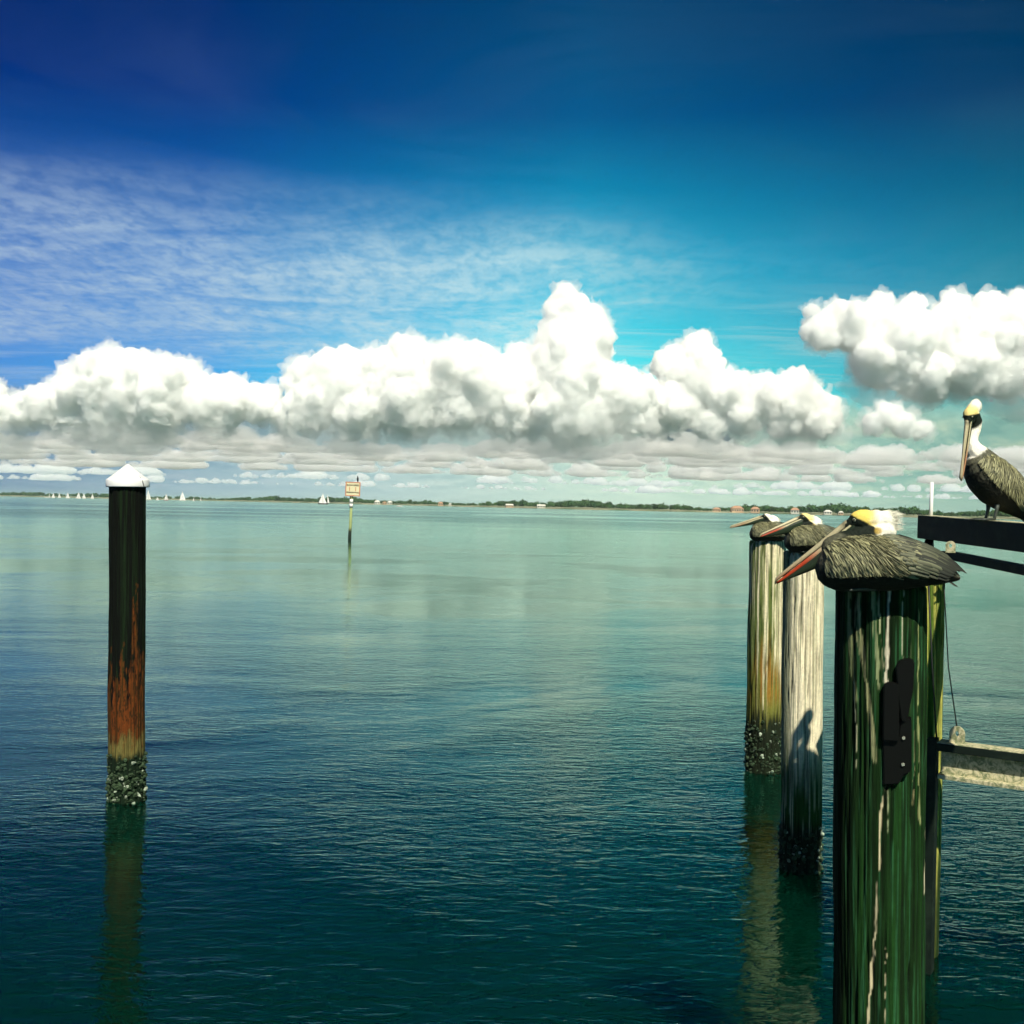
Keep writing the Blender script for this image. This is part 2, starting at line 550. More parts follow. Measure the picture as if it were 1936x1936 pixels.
# ------------------------------------------------------------------ deck of low clouds running out to the horizon
def make_deck():
    m, t = mat('cloud_deck')
    v = t.n('ShaderNodeVolumePrincipled', {'Color': (0.996, 0.996, 0.99), 'Density': 0.012, 'Anisotropy': 0.0})
    t.n('ShaderNodeOutputMaterial', {1: v.outputs[0]})
    rng = np.random.default_rng(33)
    AV, AF, off = [], [], 0
    for dist, cover in ((6500, 0.8), (7200, 0.8), (8100, 0.85), (9400, 0.9), (11400, 0.9), (15500, 0.8), (22000, 0.8)):
        S = dist / FPX
        k = 6600.0 / dist                 # size on the picture shrinks with distance
        base = 330.0
        V, F, o2 = [], [], 0
        px = -160.0
        while px < 2100:
            w = rng.uniform(110, 300) * k ** 0.8
            if rng.random() < cover:
                n = int(rng.integers(6, 13))
                hgt = rng.uniform(16, 30) * k ** 0.9
                for j in range(n):
                    u = (j + rng.uniform(0, 1)) / n
                    r = hgt * rng.uniform(0.25, 0.95) * (0.5 + math.sin(math.pi * min(max(u, 0.05), 0.95)))
                    p = at(px + w * u, 956, dist + rng.uniform(-0.03, 0.03) * dist)
                    c = np.array((p.x, p.y, base + r * 0.35 * S + rng.uniform(0, 4) * S * k))
                    kids = [(c, r)]
                    for q in range(9):
                        d = rng.normal(size=3); d[1] -= 0.4; d[2] += 0.3
                        d /= np.linalg.norm(d)
                        kids.append((c + d * np.array([1.5, 1.2, 0.8]) * r * S * 0.8, r * rng.uniform(0.25, 0.5)))
                    for cc, rr in kids:
                        iv, iff = ico(2 if rr > 8 else 1)
                        V.append(iv * np.array([1.4, 1.4, 0.85]) * rr * S + cc); F.append(iff + o2); o2 += len(iv)
            px += w * rng.uniform(0.55, 0.95)
        me = remeshed(np.concatenate(V), np.concatenate(F), 1.9 * S, 1)
        c = get_co(me); nn = get_no(me); q = c / S
        b1 = fbm(q / 16.0 + dist, 3, 0.6) - 0.5
        b2 = np.abs(fbm(q / 6.0 + dist, 2, 0.6) - 0.5)
        c = c + nn * ((b1 * 19 - b2 * 13 + 1.5) * k ** 0.7 * S)[:, None]
        zb = base + (fbm(q / 50.0, 3) - 0.5) * 10 * S * k
        low = c[:, 2] < zb
        c[low, 2] = zb[low] + (c[low, 2] - zb[low]) * 0.25
        fc = np.empty(len(me.loops), dtype=np.int32); me.loops.foreach_get('vertex_index', fc)
        AV.append(c); AF.append(fc.reshape(-1, 4) + off if len(fc) == 4 * len(me.polygons) else None)
        off += len(c)
        bpy.data.meshes.remove(me)
    V = np.concatenate(AV); F = np.concatenate(AF)
    me = bpy.data.meshes.new('cloud_deck')
    me.vertices.add(len(V)); me.vertices.foreach_set('co', V.astype(np.float32).ravel())
    me.loops.add(F.size); me.loops.foreach_set('vertex_index', F.astype(np.int32).ravel())
    me.polygons.add(len(F)); me.polygons.foreach_set('loop_start', np.arange(0, F.size, 4, dtype=np.int32))
    me.update(calc_edges=True)
    tag(obj('cloud_deck', me, m, None, True), kind='stuff')


make_deck()
# ------------------------------------------------------------------ timber pilings
def vcol_mat(name, rough=0.8, bump=0.0, bscale=(60, 60, 6), var=0.25, spec=0.3, nscale=40.0):
    """material that takes its colours from the mesh and adds grain"""
    m, t = mat(name)
    c = t.n('ShaderNodeVertexColor', layer_name='Col').outputs[0]
    g = t.n('ShaderNodeTexCoord').outputs['Object']
    gr = t.noise(t.mapping(g, bscale), 1.0, 4.0, 0.6)
    n2 = t.noise(g, nscale, 3.0, 0.6)
    f = t.mr(t.add(t.mul(gr, 0.65), t.mul(n2, 0.35)), 0.3, 0.7, 1.0 - var, 1.0 + var, smooth=False)
    vec = t.n('ShaderNodeVectorMath', {0: c, 1: t.xyz(f, f, f)}, operation='MULTIPLY').outputs[0]
    ins = {'Base Color': vec, 'Roughness': rough, 'Specular IOR Level': spec}
    if bump > 0:
        ins['Normal'] = t.n('ShaderNodeBump', {'Height': gr, 'Strength': 1.0, 'Distance': bump}).outputs[0]
    b = t.n('ShaderNodeBsdfPrincipled', ins)
    t.n('ShaderNodeOutputMaterial', {0: b.outputs[0]})
    return m


wood_mat = vcol_mat('weathered_timber', 0.9, 0.008, (120, 120, 6), 0.38, 0.15)
barnacle_mat = vcol_mat('barnacles', 0.8, 0.0, var=0.3)
lerp = lambda a, b, f: np.asarray(a)[None, :] * (1 - f[:, None]) + np.asarray(b)[None, :] * f[:, None]


def over(col, c, f):
    return col * (1 - f[:, None]) + np.asarray(c)[None, :] * f[:, None]


def piling_mesh(R, z0, z1, seg, nz, seed, facing, colour, groove=0.010, taper=0.0, top='flat', wob=0.004):
    """facing: angle of the camera seen from the post; colour(th, z, u) -> rgb"""
    th = np.linspace(0, 2 * np.pi, seg, endpoint=False)
    zs = np.linspace(z0, z1 - 0.012, nz)
    T, Z = np.meshgrid(th, zs)
    T, Z = T.ravel(), Z.ravel()
    a = np.stack([np.cos(T) * 9, np.sin(T) * 9, Z * 0.8], -1) + seed * 3.7
    b = np.stack([np.cos(T) * 26, np.sin(T) * 26, Z * 1.6], -1) + seed * 1.9
    g = np.abs(fbm(a, 3) - 0.5) * 2
    g2 = fbm(b, 2)
    crack = sstep(0.10, 0.0, g)
    r = R * (1 - taper * (Z - z0)) - groove * crack - groove * 0.45 * (g2 - 0.5)
    r += wob * (fbm(np.stack([np.cos(T), np.sin(T), Z * 2.2], -1) + seed, 2) - 0.5) * 4
    chip = fbm(np.stack([np.cos(T) * 7, np.sin(T) * 7, T * 0 + seed], -1), 4, 0.65)
    Z = Z - sstep(z1 - 0.10, z1, Z) * np.clip(chip - 0.47, 0, 1) * 0.22
    V = np.stack([r * np.cos(T), r * np.sin(T), Z], -1)
    F = []
    idx = np.arange(seg * nz).reshape(nz, seg)
    q = np.stack([idx[:-1], np.roll(idx[:-1], -1, 1), np.roll(idx[1:], -1, 1), idx[1:]], -1).reshape(-1, 4)
    tcol, tV, tF = [], [], []
    base = len(V)
    last = idx[-1]
    rings = [(0.965, 0.0), (0.80, 0.006), (0.5, 0.008), (0.2, 0.006)]
    prev = last
    for k, (s, dz) in enumerate(rings):
        rr = r[last] * s
        zz = V[last, 2] + 0.010 + dz + (vnoise(np.stack([rr * np.cos(th) * 30, rr * np.sin(th) * 30, th * 0 + seed], -1)) - 0.5) * 0.012
        tV.append(np.stack([rr * np.cos(th), rr * np.sin(th), zz], -1))
        cur = base + k * seg + np.arange(seg)
        tF.append(np.stack([prev, np.roll(prev, -1), np.roll(cur, -1), cur], -1))
        prev = cur
    V = np.concatenate([V] + tV)
    TT = np.concatenate([T] + [th] * len(rings))
    ZZ = V[:, 2]
    u = np.sin(TT - facing)                        # -1 left edge, +1 right edge as the camera sees it
    front = np.cos(TT - facing)
    col = colour(TT, ZZ, u, front)
    cr = np.concatenate([crack, np.zeros(seg * len(rings))])
    col = col * (1 - 0.6 * cr[:, None])
    F = [tuple(x) for x in np.concatenate([q] + tF)] + [tuple(prev)]
    return mesh_from('piling', V, F, np.clip(col, 0, 1))


def barnacles(parent, R, z0, z1, n, seed, facing, spread=1.9):
    rng = np.random.default_rng(seed)
    V, F, C, off = [], [], [], 0
    for k in range(n):
        th = facing + rng.uniform(-spread, spread)
        z = z0 + (z1 - z0) * rng.beta(1.3, 1.7)
        s = 0.005 + 0.016 * rng.random() ** 2
        nrm = np.array([math.cos(th), math.sin(th), 0.0])
        tan = np.array([-math.sin(th), math.cos(th), 0.0])
        up = np.array([0, 0, 1.0])
        c0 = nrm * (R - 0.002) + up * z
        pts = []
        kk = 6
        h = s * rng.uniform(0.7, 1.3)
        tilt = rng.normal(size=2) * 0.3
        for ring, (rr, hh) in enumerate(((1.0, 0.0), (0.5, 1.0), (0.32, 0.6))):
            for j in range(kk):
                a = 2 * math.pi * j / kk + rng.uniform(-0.2, 0.2)
                pts.append(c0 + (tan * math.cos(a) + up * math.sin(a)) * s * rr + nrm * hh * h + (tan * tilt[0] + up * tilt[1]) * hh * h)
        V += pts
        for ring in range(2):
            for j in range(kk):
                j2 = (j + 1) % kk
                F.append((off + ring * kk + j, off + ring * kk + j2, off + (ring + 1) * kk + j2, off + (ring + 1) * kk + j))
        F.append(tuple(off + 2 * kk + j for j in range(kk)))
        pale = rng.random() < 0.10
        c = np.array((0.34, 0.40, 0.30)) if pale else np.array((0.03, 0.055, 0.025))
        C += [c * rng.uniform(0.6, 1.3)] * len(pts)
        off += len(pts)
    o = obj('barnacles', mesh_from('barnacles', V, F, np.array(C)), barnacle_mat, parent)
    tag(o, kind='stuff')
    return o


def facing_of(p):
    return math.atan2(-p.y, -p.x)


def ground_at(px, py):
    """point of the water surface seen at a pixel"""
    a = at(px, py, 1.0)
    d = a - Vector((0, 0, CAM_H))
    k = -CAM_H / d.z
    return Vector((0, 0, CAM_H)) + d * k


CREAM = (0.80, 0.72, 0.46)
# ---- piling under the left of the three resting birds (farthest)
PA = at(1444, 1455, 10.6); PA.z = 0
PB = at(1513, 1640, 7.7); PB.z = 0
PC = at(1675, 1500, 3.9); PC.z = 0
PD = at(1739, 1300, 6.3); PD.z = 0
PL = at(239, 1518, 9.1); PL.z = 0


def col_a(T, Z, u, fr):
    p = np.stack([np.cos(T) * 11, np.sin(T) * 11, Z * 0.7], -1)
    s = fbm(p, 4, 0.6)
    s2 = fbm(p * 2.3 + 5, 3, 0.6)
    col = lerp((0.13, 0.17, 0.045), CREAM, sstep(0.38, 0.56, s + (Z - 1.5) * 0.10 - 0.10 * (u < -0.55)))  # left edge shifted to the darker tone, painting its shaded side
    col = over(col, (0.05, 0.09, 0.02), sstep(0.56, 0.66, s2) * 0.7)
    m = sstep(1.25, 0.85, Z + (s - 0.5) * 0.9)
    col = over(col, (0.17, 0.17, 0.03), m * 0.85)
    col = over(col, (0.30, 0.15, 0.025), m * sstep(0.5, 0.62, s2 + 0.12 * (u > 0.1)) * sstep(0.60, 0.8, Z) * 0.9)
    col = over(col, CREAM, sstep(0.05, 0.0, np.abs(u + 0.10 + 0.04 * (s2 - .5) * 4)) * (Z > 0.62))
    col = over(col, (0.012, 0.018, 0.008), sstep(0.62, 0.48, Z + (s2 - 0.5) * 0.4))
    return col


def col_b(T, Z, u, fr):
    p = np.stack([np.cos(T) * 13, np.sin(T) * 13, Z * 0.6], -1) + 31
    s = fbm(p, 4, 0.6)
    s2 = fbm(p * 2.1 + 9, 3, 0.6)
    col = lerp((0.22, 0.24, 0.10), (0.86, 0.78, 0.54), sstep(0.34, 0.50, s + 0.13 * sstep(-0.3, 0.2, u)))  # less cream to the left, part of the painted shade
    col = over(col, (0.09, 0.13, 0.045), sstep(0.57, 0.66, s2) * 0.6)
    col = over(col, (0.10, 0.14, 0.06), sstep(-0.35, -0.75, u) * 0.75)  # shaded left side painted into the timber colour
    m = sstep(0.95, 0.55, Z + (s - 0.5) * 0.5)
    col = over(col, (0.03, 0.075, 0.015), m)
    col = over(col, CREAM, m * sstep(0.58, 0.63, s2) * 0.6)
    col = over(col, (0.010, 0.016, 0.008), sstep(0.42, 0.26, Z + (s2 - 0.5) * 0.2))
    return col


# guano runs on the nearest post: ((px, py), ...) polylines with a width in px and strength
RUNS_C = [(((1684, 1080), (1683, 1180), (1679, 1290)), 4.2, 1.0, (0.80, 0.74, 0.55)),
          (((1679, 1290), (1678, 1485), (1672, 1530), (1669, 1600), (1668, 1680), (1664, 1760), (1658, 1830), (1651, 1940)), 3.4, 1.0, (0.66, 0.58, 0.36)),
          (((1683, 1485), (1684, 1570)), 1.3, 0.8, (0.4, 0.45, 0.25)),
          (((1610, 1080), (1611, 1150), (1617, 1250), (1624, 1330)), 5.0, 0.75, (0.30, 0.33, 0.15)),
          (((1628, 1080), (1630, 1150), (1638, 1250), (1645, 1300), (1652, 1350), (1660, 1440)), 5.5, 0.8, (0.36, 0.36, 0.18)),
          (((1622, 1080), (1625, 1180), (1634, 1260)), 2.5, 0.7, (0.30, 0.30, 0.15)),
          (((1652, 1080), (1658, 1160), (1664, 1250), (1666, 1300)), 4.2, 0.8, (0.30, 0.34, 0.17)),
          (((1661, 1080), (1670, 1200), (1674, 1285)), 2.4, 0.9, (0.45, 0.46, 0.26)),
          (((1620, 1290), (1626, 1380), (1625, 1455)), 1.6, 0.9, (0.50, 0.50, 0.30)),
          (((1708, 1080), (1708, 1240)), 1.3, 0.8, (0.5, 0.5, 0.35)),
          (((1737, 1150), (1736, 1300), (1738, 1420), (1741, 1560)), 1.7, 0.7, (0.35, 0.38, 0.16)),
          (((1757, 1080), (1757, 1200), (1756, 1380), (1755, 1520), (1752, 1700)), 3.0, 1.0, (0.70, 0.66, 0.42)),
          (((1729, 1380), (1730, 1520)), 1.3, 0.7, (0.45, 0.42, 0.2)),
          (((1683, 1790), (1681, 1940)), 1.1, 0.9, (0.55, 0.5, 0.3)),
          (((1722, 1390), (1711, 1345)), 1.2, 0.9, (0.75, 0.75, 0.6))]


def col_c(T, Z, u, fr):
    p = np.stack([np.cos(T) * 10, np.sin(T) * 10, Z * 0.9], -1) + 57
    s = fbm(p, 4, 0.6)
    s2 = fbm(p * 2.7 + 5, 3, 0.6)
    s3 = fbm(np.stack([np.cos(T) * 45, np.sin(T) * 45, Z * 3.0], -1) + 7, 3, 0.6)
    col = lerp((0.003, 0.013, 0.002), (0.009, 0.044, 0.007), sstep(0.35, 0.68, s))
    col = over(col, (0.03, 0.13, 0.05), sstep(0.58, 0.70, s2) * 0.6)
    col = over(col, (0.10, 0.15, 0.06), sstep(0.60, 0.72, s3) * sstep(1.4, 2.2, Z) * 0.4)
    col = over(col, (0.002, 0.006, 0.002), sstep(-0.70, -0.92, u) * 0.8)  # near-black left edge: side shade painted into the colour
    d = 3.9
    px = 1668 + u * 84
    py = 970 + (CAM_H - Z) / 3.76 * FPX
    wob = (vnoise(np.stack([py / 22.0, px * 0 + 3, px * 0], -1)) - 0.5) * 3.0
    for pts, w, al, c in RUNS_C:
        ys = [q[1] for q in pts]; xs = [q[0] for q in pts]
        o = np.argsort(ys)
        ys = np.array(ys)[o]; xs = np.array(xs)[o]
        cx = np.interp(py, ys, xs)
        ww = w * 0.8 * (0.45 + 1.0 * vnoise(np.stack([py / 30.0, px * 0 + xs[0], px * 0], -1)))
        f = sstep(ww, ww * 0.55, np.abs(px + wob - cx)) * sstep(ys[0] - 3, ys[0] + 3, py) * sstep(ys[-1] + 5, ys[-1] - 5, py)
        f *= (fr > 0) * al * sstep(0.34, 0.52, s3 + 0.06)
        col = over(col, c, f)
    return col


def col_d(T, Z, u, fr):
    p = np.stack([np.cos(T) * 12, np.sin(T) * 12, Z * 0.8], -1) + 77
    s = fbm(p, 4, 0.6)
    col = lerp((0.05, 0.11, 0.012), (0.46, 0.45, 0.10), sstep(0.42, 0.62, s))
    col = over(col, (0.012, 0.03, 0.008), sstep(0.75, 0.4, Z + (s - .5) * .6) * 0.9)
    return col


def col_l(T, Z, u, fr):
    p = np.stack([np.cos(T) * 8, np.sin(T) * 8, Z * 1.1], -1) + 91
    s = fbm(p, 4, 0.6)
    s2 = fbm(np.stack([np.cos(T) * 5, np.sin(T) * 5, Z * 9.0], -1) + 13, 5, 0.65)
    col = lerp((0.0015, 0.003, 0.0015), (0.006, 0.016, 0.005), sstep(0.45, 0.7, s))
    hgt = 1.02 + 0.45 * sstep(0.0, 0.45, u) * sstep(0.8, 0.5, u) + (s - 0.5) * 0.6 + (s2 - 0.5) * 1.2
    m = sstep(0.08, -0.08, Z - hgt) * sstep(0.34, 0.50, s2 + 0.25 * sstep(1.0, 0.6, Z))
    col = over(col, (0.13, 0.034, 0.006), m)
    col = over(col, (0.02, 0.012, 0.004), m * sstep(0.52, 0.60, fbm(np.stack([np.cos(T) * 14, np.sin(T) * 14, Z * 16.0], -1) + 3, 4, 0.65)) * 0.85)
    col = over(col, (0.06, 0.030, 0.006), m * sstep(0.50, 0.62, s) * 0.8)
    col = over(col, (0.16, 0.15, 0.045), sstep(0.60, 0.46, Z + (s2 - 0.5) * 0.45) * 0.8)
    col = over(col, (0.006, 0.016, 0.007), sstep(0.44, 0.36, Z + (s2 - 0.5) * 0.15))
    return col


def piling(P, R, top, seg, nz, seed, colour, label, lean=(0, 0), z0=-0.8, bz=None, nb=0, **kw):
    e = thing('piling', P, label, 'piling', 'timber pilings standing in the water')
    me = piling_mesh(R, z0, top, seg, nz, seed, facing_of(P), colour, **kw)
    obj('timber', me, wood_mat, e, True)
    e.rotation_euler = (rad(lean[0]), rad(lean[1]), 0)
    if nb:
        barnacles(e, R, -0.02, bz, nb, seed, facing_of(P))
    return e


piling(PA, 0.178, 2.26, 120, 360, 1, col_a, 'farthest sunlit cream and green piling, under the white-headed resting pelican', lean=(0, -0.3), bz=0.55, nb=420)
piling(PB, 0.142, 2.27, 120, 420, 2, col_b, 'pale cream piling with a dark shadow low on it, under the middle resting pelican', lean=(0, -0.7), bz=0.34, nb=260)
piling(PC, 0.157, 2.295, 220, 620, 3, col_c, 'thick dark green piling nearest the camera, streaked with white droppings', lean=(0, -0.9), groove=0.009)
piling(PD, 0.139, 2.24, 96, 260, 4, col_d, 'yellow-green piling half hidden behind the thick dark green one', lean=(0, -0.4))
pl = piling(PL, 0.149, 2.70, 140, 460, 5, col_l, 'dark tarred piling with rusty orange foot and white conical cap', lean=(0, -0.85), bz=0.40, nb=420)
# white plastic cap
cap_mat, _t = mat('cap_plastic')
_n = _t.noise(_t.n('ShaderNodeTexCoord').outputs['Object'], 14.0, 4.0, 0.6)
_b = _t.n('ShaderNodeBsdfPrincipled', {'Base Color': _t.mix(_t.mr(_n, 0.45, 0.75), (0.86, 0.86, 0.84), (0.72, 0.72, 0.66)), 'Roughness': 0.45})
_t.n('ShaderNodeOutputMaterial', {0: _b.outputs[0]})
prof = [(0.150, 2.640), (0.174, 2.638), (0.176, 2.645), (0.175, 2.694), (0.173, 2.699), (0.168, 2.703), (0.09, 2.766), (0.02, 2.823), (0.010, 2.829), (0.0005, 2.831)]
sg = 48
V = [(r * math.cos(2 * math.pi * k / sg), r * math.sin(2 * math.pi * k / sg), z) for r, z in prof for k in range(sg)]
F = [(i * sg + k, i * sg + (k + 1) % sg, (i + 1) * sg + (k + 1) % sg, (i + 1) * sg + k) for i in range(len(prof) - 1) for k in range(sg)]
cap = obj('cap', mesh_from('cap', V, F), cap_mat, pl, True)
cap['label'] = 'white conical plastic cap with a split'
black_mat = principled('split_shade', (0.004, 0.004, 0.004), 0.7)
# the split: a black strip down the rim, painting the shade inside a gap
fa = facing_of(PL) + 0.72
def cap_pt(a, z, o=0.0025):
    r = float(np.interp(z, [p[1] for p in prof[1:]], [p[0] for p in prof[1:]])) + o
    return Vector((r * math.cos(a), r * math.sin(a), z))
pts = [(fa + 0.10, 2.639), (fa + 0.04, 2.668), (fa, 2.690), (fa - 0.005, 2.716), (fa - 0.005, 2.728)]
cv, cf = [], []
for i, (a, z) in enumerate(pts):
    w = (0.022, 0.020, 0.018, 0.016, 0.006)[i]
    cv += [cap_pt(a - w, z), cap_pt(a + w, z), cap_pt(a + w, z, -0.006), cap_pt(a - w, z, -0.006)]
for i in range(len(pts) - 1):
    for k in range(4):
        cf.append((i * 4 + k, i * 4 + (k + 1) % 4, i * 4 + 4 + (k + 1) % 4, i * 4 + 4 + k))
obj('split', mesh_from('split', cv, cf), black_mat, cap)

# black bracket bolted to the nearest post
brk = thing('bracket', PC, 'black two-pronged bracket bolted to the thick dark green piling', 'bracket')
fc = facing_of(PC)
rt = Vector((math.sin(fc), -math.cos(fc), 0)) * -1.0
nr = Vector((math.cos(fc), math.sin(fc), 0))
if rt.x < 0: rt = -rt


def bracket_pt(px, py, out_):      # the post leans a little
    zz = CAM_H - (py - 970) / FPX * 3.72
    return rt * ((px - 1678) / FPX * 3.74) + nr * out_ + Vector((0, 0, zz))


def plate(name, outline, o0, o1, parent, material, bev=0.004):
    bm = bmesh.new()
    a = [bm.verts.new(bracket_pt(x, y, o0)) for x, y in outline]
    b = [bm.verts.new(bracket_pt(x, y, o1)) for x, y in outline]
    n = len(outline)
    bm.faces.new(a); bm.faces.new(b[::-1])
    for i in range(n):
        bm.faces.new((a[i], b[i], b[(i + 1) % n], a[(i + 1) % n]))
    bmesh.ops.recalc_face_normals(bm, faces=bm.faces)
    bmesh.ops.bevel(bm, geom=list(bm.edges), offset=bev, segments=2, affect='EDGES')
    return obj(name, bm_mesh(name, bm), material, parent)


brk_mat = principled('bracket_black', (0.0025, 0.003, 0.0025), 0.6, 0.0, 0.12)
plate('prong', [(1669, 1296), (1673, 1290), (1690, 1289), (1697, 1292), (1699, 1380), (1698, 1400), (1670, 1400)], 0.140, 0.192, brk, brk_mat)
plate('prong', [(1690, 1262), (1695, 1248), (1702, 1245), (1719, 1244), (1723, 1248), (1722, 1300), (1714, 1350), (1710, 1362), (1702, 1362), (1697, 1330)], 0.136, 0.186, brk, brk_mat)
plate('base_plate', [(1670, 1396), (1697, 1392), (1700, 1360), (1720, 1354), (1722, 1450), (1718, 1460), (1709, 1464), (1700, 1482), (1673, 1486)], 0.130, 0.175, brk, brk_mat)
bolt_mat = principled('galvanised', (0.45, 0.45, 0.36), 0.45, 0.6)
for by in (1393, 1443):
    bm = bmesh.new()
    bmesh.ops.create_cone(bm, cap_ends=True, segments=6, radius1=0.0065, radius2=0.0055, depth=0.008)
    o = obj('bolt', bm_mesh('bolt', bm), bolt_mat, brk)
    o.location = bracket_pt(1707, by, 0.178)
    o.rotation_euler = nr.to_track_quat('Z', 'Y').to_euler()
# ------------------------------------------------------------------ pelicans
# modelled in units of 1.915 mm, facing -X, the camera's side is -Y
U = 3.9 / FPX
plume_mat = vcol_mat('plumage', 0.75, 0.0008, (500, 500, 500), 0.22, 0.25, 260.0)
feather_mat = vcol_mat('feathers', 0.6, 0.0, (900, 900, 900), 0.22, 0.3, 500.0)
bill_mat = vcol_mat('bill', 0.45, 0.0003, (300, 300, 300), 0.25, 0.4, 150.0)
pouch_mat = vcol_mat('pouch_skin', 0.6, 0.0006, (400, 400, 120), 0.3, 0.35, 120.0)
eye_mat = principled('eye_pale', (0.42, 0.40, 0.28), 0.15)
pupil_mat = principled('pupil', (0.003, 0.003, 0.003), 0.08)
foot_mat = principled('foot_skin', (0.035, 0.045, 0.035), 0.6)

PIV = np.array((-30.0, 0.0, 118.0))        # skull centre of the resting bird


def ell(c, r, sub=3):
    v, f = ico(sub)
    return v * np.array(r) + np.array(c), f


class Spine:
    def __init__(s, st):
        st = np.array(st, dtype=float)
        s.t = np.linspace(0, 1, len(st))
        s.st = st
        d = np.concatenate([[0], np.cumsum(np.hypot(np.diff(st[:, 0]), np.diff(st[:, 1])))])
        s.t = d / d[-1]
        s.len = d[-1]

    def at(s, t):
        t = np.clip(t, 0, 1)
        x, z, hz, hy = (np.interp(t, s.t, s.st[:, k]) for k in range(4))
        e = 0.02
        x0, x1 = np.interp(np.clip(t - e, 0, 1), s.t, s.st[:, 0]), np.interp(np.clip(t + e, 0, 1), s.t, s.st[:, 0])
        z0, z1 = np.interp(np.clip(t - e, 0, 1), s.t, s.st[:, 1]), np.interp(np.clip(t + e, 0, 1), s.t, s.st[:, 1])
        tx, tz = x1 - x0, z1 - z0
        l = np.hypot(tx, tz)
        tx, tz = tx / l, tz / l
        return x, z, hz, hy, tx, tz

    def surf(s, t, al, off=0.0):
        """al: angle from the back line towards one side (sign = side, - is the camera's)"""
        x, z, hz, hy, tx, tz = s.at(t)
        ca, sa = np.cos(al), np.sin(al)
        return np.array([x + (-tz) * (hz + off) * ca, (hy + off) * sa, z + tx * (hz + off) * ca])

    def mesh(s, n=40, k=28):
        V, F = [], []
        for i in range(n):
            for j in range(k):
                V.append(s.surf(i / (n - 1), 2 * math.pi * j / k))
        for i in range(n - 1):
            for j in range(k):
                F.append((i * k + j, i * k + (j + 1) % k, (i + 1) * k + (j + 1) % k, (i + 1) * k + j))
        F.append(tuple(range(k))[::-1]); F.append(tuple((n - 1) * k + j for j in range(k)))
        return np.array(V), F


REST = Spine([(-113, 40, 4, 5), (-109, 39, 20, 24), (-98, 39, 36, 40), (-80, 41, 46, 54), (-50, 46, 52, 64), (-15, 49, 52, 68),
              (20, 49, 50, 66), (55, 47, 43, 56), (85, 42, 33, 38), (110, 35, 21, 26), (128, 29, 10, 13), (137, 26, 3, 4)])
STAND = Spine([(-62, 186, 6, 8), (-54, 174, 30, 34), (-38, 156, 48, 50), (-14, 130, 60, 60), (18, 102, 64, 60), (52, 76, 56, 52),
               (84, 48, 40, 38), (110, 22, 24, 24), (132, -4, 12, 14), (148, -24, 4, 6)])


def rot_head(p, pitch, yaw, piv, inverse=False):
    a, b = rad(pitch - 41.7), rad(yaw)
    q = np.asarray(p, dtype=float)
    if inverse:
        q = q - piv
        q = np.stack([q[..., 0] * math.cos(b) + q[..., 1] * math.sin(b), -q[..., 0] * math.sin(b) + q[..., 1] * math.cos(b), q[..., 2]], -1)
        q = np.stack([q[..., 0] * math.cos(a) + q[..., 2] * math.sin(a), q[..., 1], -q[..., 0] * math.sin(a) + q[..., 2] * math.cos(a)], -1)
        return q + PIV
    q = q - PIV
    q = np.stack([q[..., 0] * math.cos(a) - q[..., 2] * math.sin(a), q[..., 1], q[..., 0] * math.sin(a) + q[..., 2] * math.cos(a)], -1)
    q = np.stack([q[..., 0] * math.cos(b) - q[..., 1] * math.sin(b), q[..., 0] * math.sin(b) + q[..., 1] * math.cos(b), q[..., 2]], -1)
    return q + piv


def feather(path_fn, n, width, V, F, C, c_mid, c_edge, c_tip, lift0, lift1, side_dir_fn, ridge=0.6):
    """a feather that follows path_fn(k) -> (point, outward normal); rounded tip, raised shaft"""
    off = len(V)
    for k in range(n):
        u = k / (n - 1)
        p, nrm, side = path_fn(u)
        w = width * (0.55 + 0.9 * u) * (1.0 if u < 0.7 else math.sqrt(max(0.0, 1 - ((u - 0.7) / 0.3) ** 2)))
        w = min(w, width) if u < 0.99 else width * 0.12
        o = nrm * (lift0 + (lift1 - lift0) * u)
        V.append(p - side * w * 0.5 + o - nrm * ridge * 0.5)
        V.append(p + o + nrm * ridge)
        V.append(p + side * w * 0.5 + o - nrm * ridge * 0.5)
        ce = np.array(c_edge) * (1 - u) + np.array(c_tip) * u
        cm = np.array(c_mid) * (1 - 0.35 * u) + np.array(c_tip) * 0.35 * u
        C += [ce, cm, ce]
    for k in range(n - 1):
        a = off + 3 * k
        F.append((a, a + 1, a + 4, a + 3))
        F.append((a + 1, a + 2, a + 5, a + 4))


